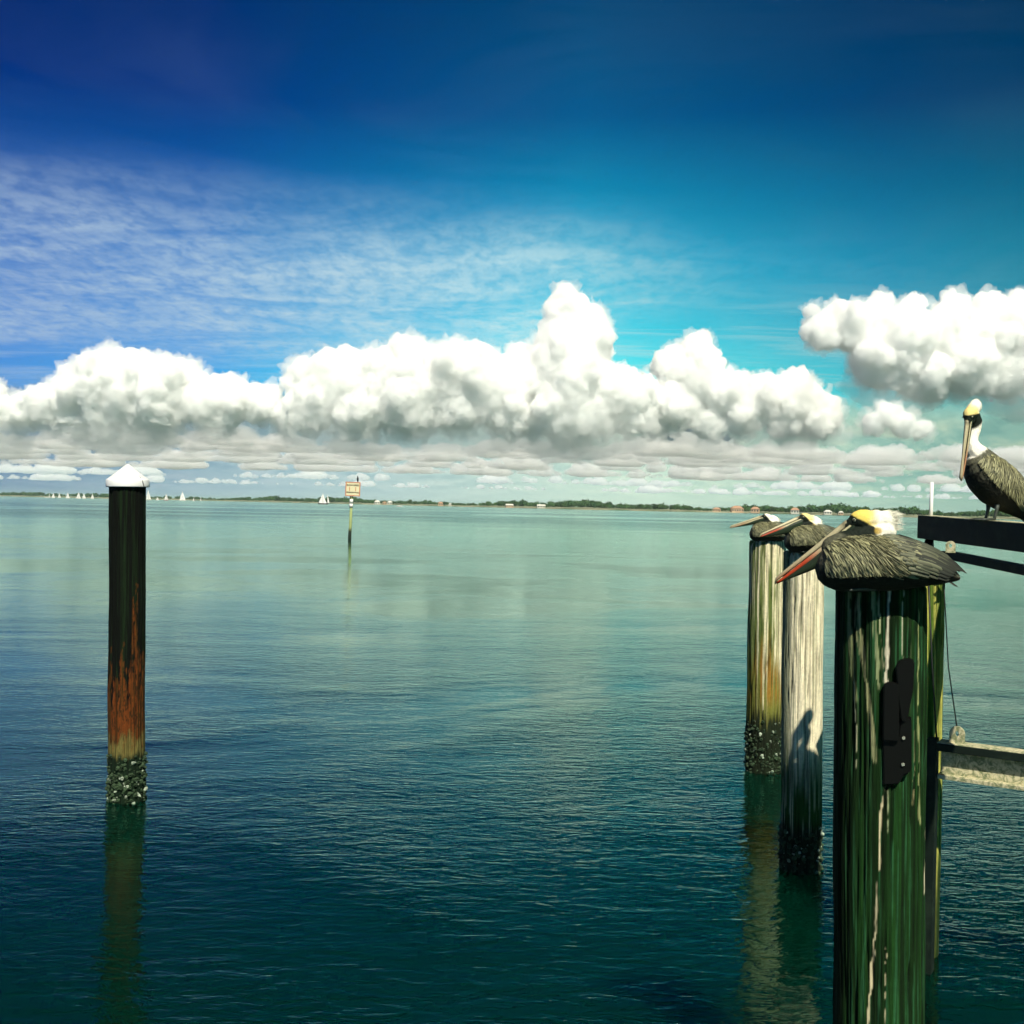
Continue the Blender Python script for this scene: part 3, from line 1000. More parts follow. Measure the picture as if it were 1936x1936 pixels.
def covert_mesh(sp, side, seed, stand=False):
    rng = np.random.default_rng(seed)
    V, F, C = [], [], []
    rows = 33
    for i in range(rows, -1, -1):
        t = 0.085 + (0.70 if stand else 0.56) * i / rows
        na = 29
        for j in range(na, -1, -1):
            al = rad(6 + (97 + 8 * math.sin(i * 1.9)) * (j + rng.uniform(-0.45, 0.45)) / na)
            tt = t + rng.uniform(-0.02, 0.02)
            back = sstep(0.20, 0.75, np.array(tt))
            flow = rad(72 - 52 * float(back) - 12 * (1 - j / na) + rng.normal() * 7)   # 90 = straight down the side
            L = 24 + 18 * float(back) + rng.uniform(-5, 7)
            x, z, hz, hy, tx, tz = sp.at(tt)
            rr = 0.5 * (hz + hy)
            dt = math.cos(flow) * L / sp.len
            da = math.sin(flow) * L / max(rr, 12)
            da = min(da, rad(112) - al) if al < rad(108) else 0.1
            lift = rng.uniform(2.0, 5.5)

            def path(u, tt=tt, al=al, dt=dt, da=da):
                a = side * (al + da * u)
                p = sp.surf(min(tt + dt * u, 0.99), a)
                e = 0.01
                pa = sp.surf(min(tt + dt * u, 0.985), a + e) - sp.surf(min(tt + dt * u, 0.985), a - e)
                pt = sp.surf(min(tt + dt * u + e, 0.995), a) - sp.surf(max(tt + dt * u - e, 0), a)
                nrm = np.cross(pt, pa); nrm /= np.linalg.norm(nrm) + 1e-9
                c = sp.surf(min(tt + dt * u, 0.985), a, 3.0) - sp.surf(min(tt + dt * u, 0.985), a)
                if np.dot(c, nrm) < 0: nrm = -nrm
                dr = pt / (np.linalg.norm(pt) + 1e-9) * math.cos(flow) + pa / (np.linalg.norm(pa) + 1e-9) * math.sin(flow) * 1.0
                sd = np.cross(nrm, dr); sd /= np.linalg.norm(sd) + 1e-9
                return p, nrm, sd
            k = rng.uniform(0.45, 1.25)
            if rng.random() < 0.18: k *= 0.35
            pale = np.array((0.40, 0.385, 0.205)) * k
            dark = np.array((0.035, 0.040, 0.024)) * (0.6 + 0.8 * k)
            feather(path, 5, rng.uniform(3.4, 5.8) * (1 + 0.45 * float(back)), V, F, C, pale, dark, pale * 0.75 if rng.random() < 0.6 else dark, 0.8, lift, None)
    # long scapulars and folded flight feathers reaching the wing tip
    end = sp.surf(1.0, side * rad(60))
    for r in range(3):
        for j in range(10):
            t0 = 0.46 + 0.05 * r + 0.02 * j
            al = rad(16 + 9.5 * j) + rng.normal() * 0.03
            p0 = sp.surf(t0, side * al, 4.5)
            x, z, hz, hy, tx, tz = sp.at(1.0)
            fan = (j / 8.0)
            te = 0.955 - 0.10 * fan - 0.05 * (2 - r) + rng.uniform(-0.015, 0.015)
            tip = sp.surf(te, side * rad(24 + 72 * fan), 3.5) + np.array([tx, 0, tz]) * (6 + 5 * r)
            mid = sp.surf(0.5 * (t0 + 0.96), side * al * 1.0, 9.0)

            def path2(u, p0=p0, mid=mid, tip=tip):
                p = p0 * (1 - u) ** 2 + 2 * mid * u * (1 - u) + tip * u * u
                nrm = np.array([-tz * 0.5, side * 0.9, tx * 0.5]); nrm /= np.linalg.norm(nrm)
                dr = tip - p0
                sd = np.cross(nrm, dr); sd /= np.linalg.norm(sd)
                return p, nrm, sd
            k = rng.uniform(0.7, 1.2)
            if r < 2:
                cm, ce = np.array((0.17, 0.175, 0.105)) * k, np.array((0.03, 0.038, 0.022)) * k
            else:
                cm, ce = np.array((0.035, 0.040, 0.028)) * k, np.array((0.014, 0.016, 0.011)) * k
            feather(path2, 7, 12.5 if r < 2 else 11.0, V, F, C, cm, ce, ce * 0.8, 0.6, 1.6 - 0.7 * r, None, 0.9)
    return np.array(V), F, np.array(C)


def tail_mesh(sp, seed):
    rng = np.random.default_rng(seed)
    V, F, C = [], [], []
    x, z, hz, hy, tx, tz = sp.at(0.86)
    for j in range(11):
        a = (j - 5) / 5.0
        p0 = np.array([x, a * 10, z - 8])
        d = np.array([tx, a * 0.42, tz - 0.25]); d /= np.linalg.norm(d)
        L = 32 - 6 * abs(a) + rng.uniform(-3, 3)

        def path(u, p0=p0, d=d, L=L):
            nrm = np.array([-tz, 0, tx])
            sd = np.cross(nrm, d); sd /= np.linalg.norm(sd)
            return p0 + d * L * u - nrm * 3 * u * u, nrm, sd
        k = rng.uniform(0.7, 1.3)
        feather(path, 6, 11, V, F, C, np.array((0.04, 0.045, 0.03)) * k, np.array((0.018, 0.02, 0.013)) * k, np.array((0.02, 0.02, 0.015)), 0.3 * j, 0.3 * j, None, 0.8)
    return np.array(V), F, np.array(C)


def bill_parts(pitch, yaw, piv, redk=1.0, pdepth=36.0):
    base = np.array((-54.0, 0, 109.0)); tip = np.array((-186.0, 0, -4.0))
    d = (tip - base); L = np.linalg.norm(d); d /= L
    up = np.array((d[2], 0, -d[0])); up = up if up[2] > 0 else -up
    n, k = 22, 14
    out = []
    # upper mandible, ridged, with a hooked nail
    V, F, C = [], [], []
    rng = np.random.default_rng(3)
    for i in range(n):
        u = i / (n - 1)
        p = base + d * L * u + up * (4.0 - 2.0 * u + 2.0 * u * u)
        if u > 0.94: p = p - up * 5.5 * ((u - 0.94) / 0.06) ** 1.5
        w = (7.2 - 3.4 * min(u / 0.55, 1.0) + 1.6 * max(0, (u - 0.6) / 0.34)) if u < 0.95 else 5.2 * (1.0 - (u - 0.95) / 0.05 * 0.75)
        h = 6.0 * (1 - u) + 3.3 * u if u < 0.95 else 3.3 * (1 - (u - 0.95) / 0.05 * 0.6)
        for j in range(k):
            a = 2 * math.pi * j / k
            yy = math.sin(a) * w
            zz = math.cos(a)
            zz = zz * h * (1.0 + 0.35 * max(0.0, zz) ** 6) if zz > 0 else zz * h * 0.55
            V.append(p + np.array([0, 1, 0]) * yy + up * zz)
            ridge = max(0.0, math.cos(a))
            c = np.array((0.52, 0.46, 0.28)) * (1 - 0.3 * u) * (0.75 + 0.25 * ridge)
            side_red = max(0.0, min(1.0, (u - 0.45) / 0.3)) * (1.0 - ridge)
            c = c * (1 - 0.75 * side_red) + (np.array((0.22, 0.08, 0.03)) * redk + np.array((0.42, 0.32, 0.18)) * (1 - redk)) * 0.75 * side_red
            if u > 0.96: c = np.array((0.42, 0.38, 0.16))
            if u < 0.07: c = c * 0.4
            C.append(c)
    for i in range(n - 1):
        for j in range(k):
            F.append((i * k + j, i * k + (j + 1) % k, (i + 1) * k + (j + 1) % k, (i + 1) * k + j))
    F.append(tuple(range(k))[::-1]); F.append(tuple((n - 1) * k + j for j in range(k)))
    out.append(('upper_bill', np.array(V), F, np.array(C), bill_mat))
    # lower mandible: a slim bar each side that meet at the tip
    V, F, C = [], [], []
    kk = 8
    for s in (-1, 1):
        o0 = len(V)
        for i in range(n):
            u = i / (n - 1)
            uu = -0.06 + 1.04 * u
            yy = s * (7.6 * (1 - u) ** 0.7 + 3.6 * u * (1 - u) + 0.9)
            p = base + d * L * uu + np.array([0, yy, 0]) - up * (1.4 + 1.6 * math.sin(math.pi * u))
            h = 2.0 + 2.0 * math.sin(math.pi * min(1, u * 0.9 + 0.1)); w = 1.7
            for j in range(kk):
                a = 2 * math.pi * j / kk
                V.append(p + np.array([0, 1, 0]) * math.sin(a) * w + up * math.cos(a) * h)
                red = float(sstep(0.36, 0.66, np.array(u)))
                C.append(np.array((0.46, 0.42, 0.25)) * (1 - red) + (np.array((0.40, 0.045, 0.012)) * redk + np.array((0.42, 0.30, 0.16)) * (1 - redk)) * red)
        for i in range(n - 1):
            for j in range(kk):
                F.append((o0 + i * kk + j, o0 + i * kk + (j + 1) % kk, o0 + (i + 1) * kk + (j + 1) % kk, o0 + (i + 1) * kk + j))
        F.append(tuple(o0 + j for j in range(kk))[::-1]); F.append(tuple(o0 + (n - 1) * kk + j for j in range(kk)))
    out.append(('lower_bill', np.array(V), F, np.array(C), bill_mat))
    # throat pouch slung between them
    V, F, C = [], [], []
    k2 = 14
    for i in range(n):
        u = i / (n - 1)
        uu = -0.16 + 1.12 * u
        depth = pdepth * (math.sin(math.pi * min(1.0, 0.40 + 0.60 * u)) ** 1.0) * (1 - 0.12 * u) + 1.0
        p = base + d * L * uu - up * 2.6
        w = 9.0 * (1 - u) ** 0.6 + 2.0 * (1 - u) + 1.2
        for j in range(k2 + 1):
            a = math.pi * j / k2
            yy = math.cos(a) * w * (1 + 0.15 * math.sin(a))
            V.append(p + np.array([0, yy, 0]) - up * depth * math.sin(a) ** 0.8)
            f = vnoise(np.array([u * 9.0, j * 0.6, 2.0]))
            C.append(np.array((0.008, 0.019, 0.008)) * (0.6 + 0.9 * f) + np.array((0.006, 0.002, 0.0)) * u)
    for i in range(n - 1):
        for j in range(k2):
            a = i * (k2 + 1) + j
            F.append((a, a + 1, a + k2 + 2, a + k2 + 1))
        a = i * (k2 + 1)
        F.append((a + k2, a, a + k2 + 1, a + 2 * k2 + 1))
    out.append(('pouch', np.array(V), F, np.array(C), pouch_mat))
    return [(nm, rot_head(v, pitch, yaw, piv), f, c, m) for nm, v, f, c, m in out]


_shared = {}


def foot_mesh():
    """leg and webbed foot, toes towards -X, sole at z = 0"""
    V, F = tube_data([(6, 0, 46), (4, 0, 30), (0, 0, 14), (-2, 0, 4)], [7.5, 5.0, 4.0, 4.4], 10)
    V = [np.array(v) for v in V]
    o = len(V)
    tips = [(-46, -22), (-54, 2), (-44, 24)]
    for tx, ty in tips:
        v, f = tube_data([(-1, 0, 4.2), (tx * 0.5, ty * 0.5, 4.0), (tx * 0.92, ty * 0.92, 2.4), (tx, ty, 0.8)], [3.6, 2.8, 2.2, 0.8], 8)
        F += [tuple(i + o for i in q) for q in f]
        V += [np.array(p) for p in v]
        o = len(V)
    web = [(-2, 0), (-40, -19), (-40, -8), (-50, 2), (-41, 10), (-39, 21)]
    for zz in (2.6, 1.0):
        V += [np.array((x, y, zz)) for x, y in web]
    n = len(web)
    F.append(tuple(o + i for i in range(n))); F.append(tuple(o + n + i for i in range(n))[::-1])
    for i in range(n):
        F.append((o + i, o + n + i, o + n + (i + 1) % n, o + (i + 1) % n))
    return mesh_from('foot', np.array(V) * U, F)


def pelican(loc, rotz, label, stand=False, pitch=41.7, yaw=0.0, piv=PIV, seed=1, yellow=1.0, neckwhite=0.0, scale=1.0, redk=1.0, pdepth=36.0):
    piv = np.array(piv, dtype=float)
    sp = STAND if stand else REST
    root = thing('pelican', loc, label, 'pelican', 'brown pelicans perched over the water', rot=(0, 0, rotz), scale=scale)
    # --- one continuous body: trunk, neck, head
    parts = [sp.mesh()]
    head = [((-30, 0, 118), (27, 18.5, 20)), ((-47, 0, 112.5), (15, 12.0, 13)), ((-57, 0, 107), (10, 9.0, 9)),
            ((-40, 0, 104), (17, 12.5, 13)), ((-10, 0, 118), (23, 17.5, 20)), ((7, 0, 117), (22, 17, 20.5))]
    if not stand:
        head.append(((-26, 0, 102), (20, 15, 15)))
    for c, r in head:
        v, f = ell((0, 0, 0), r)
        parts.append((rot_head(v + np.array(c), pitch, yaw, piv), f))
    if stand:
        nk = [(piv[0] + 12, 6, piv[2] - 2, 17), (piv[0] + 24, 8, piv[2] - 20, 15), (piv[0] + 22, 8, piv[2] - 44, 14), (piv[0] + 12, 6, piv[2] - 66, 15),
              (piv[0] + 8, 4, piv[2] - 86, 19), (piv[0] + 16, 2, piv[2] - 106, 26), (piv[0] + 30, 0, piv[2] - 122, 34), (piv[0] + 46, 0, piv[2] - 144, 44), (piv[0] + 52, 0, piv[2] - 164, 50)]
    else:
        nk = [(piv[0] + 24, 0, piv[2] - 3, 17), (piv[0] + 36, 0, piv[2] - 9, 17), (piv[0] + 36, 0, piv[2] - 18, 22), (piv[0] + 22, 0, piv[2] - 26, 26),
              (piv[0] - 4, 0, piv[2] - 30, 24), (piv[0] - 30, 0, piv[2] - 38, 22), (piv[0] - 52, 0, piv[2] - 52, 24)]
    for i in range(len(nk) - 1):
        a, b = np.array(nk[i]), np.array(nk[i + 1])
        for u in np.linspace(0, 1, 5):
            q = a * (1 - u) + b * u
            parts.append(ell(q[:3], (q[3],) * 3, 2))
    V, F, off = [], [], 0
    for v, f in parts:
        V.append(v)
        F += [tuple(int(i) + off for i in q) for q in f]
        off += len(v)
    me = remeshed(np.concatenate(V), F, 1.5, 6)
    c = get_co(me)
    nn = get_no(me)
    h = rot_head(c, pitch, yaw, piv, True)
    hpx, hpy = h[:, 0] + 1668, 1100 - h[:, 2]
    dist = np.linalg.norm((h - PIV) / np.array([1.25, 1.0, 1.0]), axis=1)
    fz = fbm(c / 5.0, 3) - 0.5
    # plumage colours
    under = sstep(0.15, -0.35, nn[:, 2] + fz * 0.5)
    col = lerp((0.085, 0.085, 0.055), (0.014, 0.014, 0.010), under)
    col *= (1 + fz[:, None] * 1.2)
    neckz = np.array([q[2] for q in nk]); neckx = np.array([q[0] for q in nk])
    P4 = np.array(nk)[:, :3]
    dn = np.min(np.linalg.norm((c[:, None, :] - P4[None, :(6 if stand else 4)]), axis=2) - np.array(nk)[None, :(6 if stand else 4), 3], axis=1)
    white = sstep(11.0, 3.0, dn + fz * 8)
    if not stand:
        white = white * sstep(94, 101, c[:, 2] + fz * 8)
        white = np.maximum(white, neckwhite * sstep(6, 0, np.abs(c[:, 2] - (piv[2] - 36 + 0.5 * (c[:, 0] - piv[0] + 30))) - 7) * (c[:, 0] < piv[0] + 10) * (c[:, 0] > piv[0] - 75))
    WHT = np.array((0.86, 0.83, 0.70))
    col = over(col, WHT, np.clip(white, 0, 1))
    inh = sstep(46, 38, dist)
    yel = sstep(1668, 1642, hpx + fz * 16)
    hc = lerp(WHT, (0.80, 0.60, 0.13), yel * yellow)
    hc = lerp((0, 0, 0), (1, 1, 1), np.ones(len(c))) * hc
    line = ((hpx - 1612) * -28 + (hpy - 974) * 53) / 60.0 + fz * 3
    dark = sstep(-5.0, -1.5, line) * sstep(1668, 1654, hpx) * sstep(14.0, 17.0, np.abs(h[:, 1]) * 0 + 20)
    lores = sstep(1614, 1608, hpx - (np.abs(h[:, 1]) > 4) * 3)
    dark = np.maximum(dark, lores * sstep(968, 974, hpy))
    hc = over(hc, (0.006, 0.011, 0.006), dark)
    hc = over(hc, (0.42, 0.27, 0.03), sstep(9, 4, np.hypot(hpx - 1662, hpy - 1000)) * 0.8)
    col = col * (1 - inh[:, None]) + hc * inh[:, None]
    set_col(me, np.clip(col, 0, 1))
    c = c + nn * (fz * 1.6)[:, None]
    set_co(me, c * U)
    body = obj('body', me, plume_mat, root, True)
    # --- wings, tail (shared between birds in the same pose)
    key = stand
    if key not in _shared:
        _shared[key] = {}
        for side in (-1, 1):
            v, f, cc = covert_mesh(sp, side, 5 + side, stand)
            _shared[key][side] = mesh_from('wing', v * U, f, np.clip(cc, 0, 1))
            _shared[key][side].materials.append(feather_mat)
        v, f, cc = tail_mesh(sp, 4)
        _shared[key]['tail'] = mesh_from('tail', v * U, f, np.clip(cc, 0, 1))
        _shared[key]['tail'].materials.append(feather_mat)
        if 'foot' not in _shared:
            _shared['foot'] = foot_mesh()
            _shared['foot'].materials.append(foot_mat)
    for side in (-1, 1):
        obj('wing', _shared[key][side], None, root, True)
    obj('tail', _shared[key]['tail'], None, root, True)
    # --- bill
    bl = {}
    for nm, v, f, cc, m in bill_parts(pitch, yaw, piv, redk, pdepth):
        bl[nm] = obj(nm, mesh_from(nm, v * U, f, np.clip(cc, 0, 1)), m, root, True)
    # --- eyes
    for s in (-1, 1):
        e0 = rot_head(np.array([(-47.5, s * 12.4, 118.5)]), pitch, yaw, piv)[0]
        e1 = rot_head(np.array([(-48.0, s * 15.0, 118.7)]), pitch, yaw, piv)[0]
        v, f = ell(e0, (3.3,) * 3, 2)
        eye = obj('eye', mesh_from('eye', v * U, f), eye_mat, root, True)
        v, f = ell(e1, (1.75,) * 3, 2)
        obj('pupil', mesh_from('pupil', v * U, f), pupil_mat, eye, True)
    # --- loose crest at the nape
    rng = np.random.default_rng(seed + 40)
    V, F, C = [], [], []
    for k in range(700):
        th = rng.uniform(0, 2 * math.pi)
        xx = rng.uniform(3, 25)
        fr_ = math.sqrt(max(0.1, 1 - (max(0.0, xx - 4) / 26.0) ** 2))
        y = math.cos(th) * 16.8 * fr_
        z = 117 + math.sin(th) * 19.5 * fr_
        if z < 103: continue
        if ((xx + 56) * -28 + (126 - z) * 53) / 60.0 > -9: continue
        p0 = np.array((xx, y * (1 - max(0, xx) * 0.01), z))
        L = rng.uniform(4.5, 8.5) * (1.0 + 0.9 * max(0.0, (xx + 4) / 18.0))
        dr = np.array((1.0, y * 0.006 + rng.normal() * 0.10, (z - 112) * 0.006 + rng.normal() * 0.14 - 0.05))
        dr /= np.linalg.norm(dr)
        sd = np.array((0, 0, 1.0)) if rng.random() < 0.5 else np.array((0, 1.0, 0))
        w = rng.uniform(0.25, 0.5)
        if not stand:
            pts = [p0 - sd * w, p0 + sd * w, p0 + dr * L * 0.6 + sd * w * 0.7, p0 + dr * L * 0.6 - sd * w * 0.7, p0 + dr * L]
        else:
            pts = [p0 - sd * w, p0 + sd * w, p0 + dr * L * 0.2 + sd * w * 0.7, p0 + dr * L * 0.2 - sd * w * 0.7, p0 + dr * L * 0.33]
        o = len(V)
        V += pts
        F += [(o, o + 1, o + 2, o + 3), (o + 3, o + 2, o + 4)]
        yy = float(sstep(-4, -28, np.array(xx + rng.normal() * 5))) * yellow
        cc = WHT * (1 - yy) + np.array((0.80, 0.60, 0.13)) * yy
        C += [cc * rng.uniform(0.85, 1.08)] * 5
    v = rot_head(np.array(V), pitch, yaw, piv)
    cr = obj('crest', mesh_from('crest', v * U, F, np.clip(np.array(C), 0, 1)), feather_mat, root)
    tag(cr, kind='stuff')
    # --- feet
    for s in (-1, 1):
        ft = obj('foot', _shared['foot'], None, root, True)
        ft.location = (Vector((2, s * 24, 0)) if stand else Vector((-8, s * 26, -1))) * U
    return root


def view_rot(p):
    return -math.atan2(p.x, p.y)


def on_top(P, top, lean):
    return Vector((P.x + math.sin(rad(lean)) * top, P.y, top * math.cos(rad(lean)) + 0.006))


def pelicans():
    def place(P, top, lean, right, near, up=0.004):
        p = on_top(P, top, lean)
        v = Vector((p.x, p.y, 0)).normalized()
        return p + Vector((v.y, -v.x, 0)) * right - v * near + Vector((0, 0, up))
    p = place(PC, 2.295, -0.9, -0.005, 0.15, -0.018)
    pelican(p, view_rot(p) + rad(4), 'largest resting pelican with yellow crown on the nearest dark green piling', piv=(-29, 0, 126), seed=1)
    p = place(PB, 2.27, -0.7, 0.08, 0.09, -0.008)
    pelican(p, view_rot(p) + rad(8), 'middle resting pelican with pale yellow crown, sitting on the cream piling', pitch=24.0, yaw=22, piv=(-36, 0, 122), seed=2, yellow=0.75)
    p = place(PA, 2.26, -0.3, 0.04, 0.10, -0.012)
    pelican(p, view_rot(p) + rad(2), 'white-headed resting pelican on the farthest of the three bird pilings', pitch=20.0, yaw=8, piv=(-24, 0, 121), seed=3, yellow=0.10, neckwhite=1.0, redk=0.15, pdepth=20.0)
    p = Vector((2.60, 5.86, 2.523))
    pelican(p, view_rot(p) + rad(28), 'upright pelican standing on the dark lift beam with its bill hanging down', stand=True, pitch=80.0, yaw=38, piv=(-65, 0, 302), seed=4, yellow=0.8, redk=0.35, pdepth=9.0)


pelicans()
# ------------------------------------------------------------------ boat lift at the right
steel_dark, _t = mat('dark_painted_steel')
_g = _t.n('ShaderNodeTexCoord').outputs['Object']
_n = _t.noise(_g, 9.0, 5.0, 0.65)
_b = _t.n('ShaderNodeBsdfPrincipled', {'Base Color': _t.mix(_t.mr(_n, 0.45, 0.7), (0.0035, 0.009, 0.006), (0.012, 0.022, 0.013)), 'Roughness': 0.7, 'Specular IOR Level': 0.2})
_t.n('ShaderNodeOutputMaterial', {0: _b.outputs[0]})
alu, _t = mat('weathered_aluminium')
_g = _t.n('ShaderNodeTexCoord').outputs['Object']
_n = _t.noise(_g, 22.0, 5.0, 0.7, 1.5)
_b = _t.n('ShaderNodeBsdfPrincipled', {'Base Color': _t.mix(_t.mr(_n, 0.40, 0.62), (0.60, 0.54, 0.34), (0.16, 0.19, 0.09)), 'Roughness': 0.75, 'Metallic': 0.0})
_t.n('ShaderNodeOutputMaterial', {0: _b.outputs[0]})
white_plastic = principled('white_plastic', (0.80, 0.80, 0.76), 0.4)
cable_mat = principled('steel_cable', (0.012, 0.013, 0.011), 0.5, 0.3)


def lug(name, w, h, hole, thick, material, parent, M):
    """plate with a round head and a hole, standing in its own x-z plane"""
    n = 28
    outer, inner = [], []
    hc = h - w / 2
    for k in range(n):
        a = 2 * math.pi * (k + 0.5) / n
        ca, sa = math.cos(a), math.sin(a)
        if sa >= 0:
            outer.append((ca * w / 2, hc + sa * w / 2))
        else:
            x = max(-w / 2, min(w / 2, ca * w * 0.72)); z = hc + sa * hc * 1.6
            outer.append((x, max(0.0, z)))
        inner.append((ca * hole * 0.8, hc + sa * hole * 1.15))
    bm = bmesh.new()
    L = []
    for y in (-thick / 2, thick / 2):
        L.append(([bm.verts.new(M @ Vector((x, y, z))) for x, z in outer], [bm.verts.new(M @ Vector((x, y, z))) for x, z in inner]))
    for k in range(n):
        k2 = (k + 1) % n
        bm.faces.new((L[0][0][k], L[0][0][k2], L[0][1][k2], L[0][1][k]))
        bm.faces.new((L[1][0][k2], L[1][0][k], L[1][1][k], L[1][1][k2]))
        bm.faces.new((L[0][0][k2], L[0][0][k], L[1][0][k], L[1][0][k2]))
        bm.faces.new((L[0][1][k], L[0][1][k2], L[1][1][k2], L[1][1][k]))
    return obj(name, bm_mesh(name, bm), material, parent)


def bar(name, p0, p1, w, h, material, parent, bevel=0.004):
    """box beam from p0 to p1 (centre of its top face), w across, h down"""
    p0, p1 = Vector(p0), Vector(p1)
    d = p1 - p0
    bm = bmesh.new()
    box_bm(bm, (0, -w / 2, -h), (d.length, w / 2, 0), bevel)
    x = d.normalized()
    y = Vector((0, 0, 1)).cross(x).normalized()
    z = x.cross(y)
    M = Matrix((x, y, z)).transposed().to_4x4()
    M.translation = p0
    bm.transform(M)
    return obj(name, bm_mesh(name, bm), material, parent)


lf = thing('boat_lift', (2.6, 6.4, 2.3), 'dark steel boat lift beams running along the right behind the pelicans', 'boat lift')
org = Vector((2.6, 6.4, 2.3))
bar('beam', Vector((2.615, 6.80, 2.540)) - org, Vector((2.615, 2.2, 2.445)) - org, 0.11, 0.142, steel_dark, lf)
bar('beam', Vector((2.60, 6.42, 2.335)) - org, Vector((2.60, 2.2, 2.19)) - org, 0.07, 0.046, steel_dark, lf, 0.003)
bar('brace', Vector((2.615, 6.74, 2.395)) - org, Vector((2.46, 6.46, 2.25)) - org, 0.05, 0.09, steel_dark, lf, 0.003)
bar('lit_edge_strip', Vector((2.615, 6.795, 2.5445)) - org, Vector((2.615, 2.2, 2.4495)) - org, 0.112, 0.004, alu, lf, 0.0)  # pale strip added to imitate the sunlit top edge of the beam
p = at(1797, 1045, 6.02)
lug('lug_plate', 0.052, 0.066, 0.010, 0.012, alu, lf, Matrix.Translation(p - org) @ Matrix.Rotation(rad(-25), 4, 'Z'))
pp = at(1760, 978, 6.69)
tag(tube('marker_pipe', [pp - Vector((0, 0, 0.02)), pp + Vector((0, 0, 0.06)), pp + Vector((0.001, 0, 0.218))], 0.0115, white_plastic, None, 14),
    'thin white pipe standing upright on the dark beam', 'pipe')

# hanging cradle
c0 = at(1776, 1400, 6.0)
cdir = Vector((0.847, -0.53, 0.0)).normalized()
cr = thing('boat_lift_cradle', c0, 'pale aluminium lift cradle hanging from cables at the right edge', 'lift cradle')
side = Vector((0, 0, 1)).cross(cdir)
Mc = Matrix((cdir, side, Vector((0, 0, 1)))).transposed().to_4x4()


def cbox(name, lo, hi, material, bevel=0.002):
    bm = bmesh.new()
    box_bm(bm, lo, hi, bevel)
    bm.transform(Mc)
    return obj(name, bm_mesh(name, bm), material, cr)


cbox('top_flange', (0, -0.055, -0.026), (2.2, 0.055, 0.0), alu)
cbox('flange_lip', (-0.004, -0.066, -0.046), (2.2, -0.0552, -0.004), steel_dark)
cbox('web', (0.012, -0.012, -0.176), (2.2, 0.012, -0.0262), alu)
cbox('bottom_flange', (0.004, -0.065, -0.198), (2.2, 0.060, -0.1762), alu)
cbox('guide_post', (-0.056, -0.055, -1.9), (-0.006, 0.03, 0.012), steel_dark)
lug('lug_plate', 0.080, 0.092, 0.013, 0.016, alu, cr, Mc @ Matrix.Translation((0.092, 0.0, -0.001)))
lg = c0 + (Mc @ Vector((0.092, 0, 0.07)))
tube('cable', [at(1783, 1070, 6.12) - c0, at(1787, 1150, 6.09) - c0, at(1793, 1260, 6.03) - c0, lg - c0], 0.0035, cable_mat, cr, 8)
tube('cable', [at(1754, 1062, 6.08) - c0, at(1762, 1250, 6.03) - c0, at(1771, 1400, 5.97) - c0], 0.005, cable_mat, cr, 8)

# ------------------------------------------------------------------ channel marker with sign
gp = ground_at(661, 1019)
MS = gp.length / FPX * 1.0
mk = thing('channel_marker', gp, 'slow speed sign with orange border on a leaning pole in mid water', 'sign post', rot=(0, rad(1.5), 0))
pole_mat, _t = mat('marker_pole')
_z = _t.sep(_t.n('ShaderNodeTexCoord').outputs['Object'])[2]
_g = _t.noise(_t.n('ShaderNodeTexCoord').outputs['Object'], 6.0, 4.0, 0.6)
_b = _t.n('ShaderNodeBsdfPrincipled', {'Base Color': _t.mix(_t.mr(_t.add(_z, _t.mul(_g, 0.5)), 0.75, 1.1), (0.010, 0.020, 0.010), (0.30, 0.36, 0.14)), 'Roughness': 0.8})
_t.n('ShaderNodeOutputMaterial', {0: _b.outputs[0]})
tube('pole', [(0, 0, -1.0), (0, 0, 0.65), (0.01, 0, 0.75), (0, 0, 2.95)], [0.115, 0.112, 0.10, 0.095], pole_mat, mk, 16)
for zc, hh in ((2.32, 0.13), (2.62, 0.15)):
    tube('collar', [(0, 0, zc - hh), (0, 0, zc + hh)], 0.125, white_plastic, mk, 16)
cream_paint = principled('sign_face', (0.72, 0.66, 0.42), 0.6)
orange_paint = principled('sign_orange', (0.55, 0.20, 0.10), 0.6)
letter_paint = principled('sign_black', (0.03, 0.028, 0.008), 0.7)
SZ0, SZ1 = 2.98, 3.96
pan = box('sign_panel', (-0.42, -0.17, SZ0), (0.60, -0.13, SZ1), cream_paint, mk, 0.004)
for lo, hi in (((-0.42, -0.178, SZ0), (0.60, -0.1705, SZ0 + 0.06)), ((-0.42, -0.178, SZ1 - 0.06), (0.60, -0.1705, SZ1)),
               ((-0.42, -0.178, SZ0 + 0.0605), (-0.36, -0.1705, SZ1 - 0.0605)), ((0.54, -0.178, SZ0 + 0.0605), (0.60, -0.1705, SZ1 - 0.0605))):
    box('border', lo, hi, orange_paint, pan)
for lo, hi in (((-0.16, -0.177, 3.34), (-0.11, -0.1705, 3.62)), ((0.26, -0.177, 3.34), (0.31, -0.1705, 3.62))):
    box('symbol_bar', lo, hi, orange_paint, pan)


def lettering(txt, size, x, z, parent, material, y=-0.1735):
    cu = bpy.data.curves.new('t', 'FONT')
    cu.body = txt
    cu.size = size
    cu.align_x = 'CENTER'
    cu.extrude = 0.002
    cu.offset = 0.006
    o = bpy.data.objects.new('t', cu)
    COL.objects.link(o)
    me = bpy.data.meshes.new_from_object(o.evaluated_get(bpy.context.evaluated_depsgraph_get()))
    bpy.data.objects.remove(o)
    me.transform(Matrix.Translation((x, y, z)) @ Matrix.Rotation(rad(90), 4, 'X'))
    me.materials.clear()
    return obj('lettering', me, material, parent)


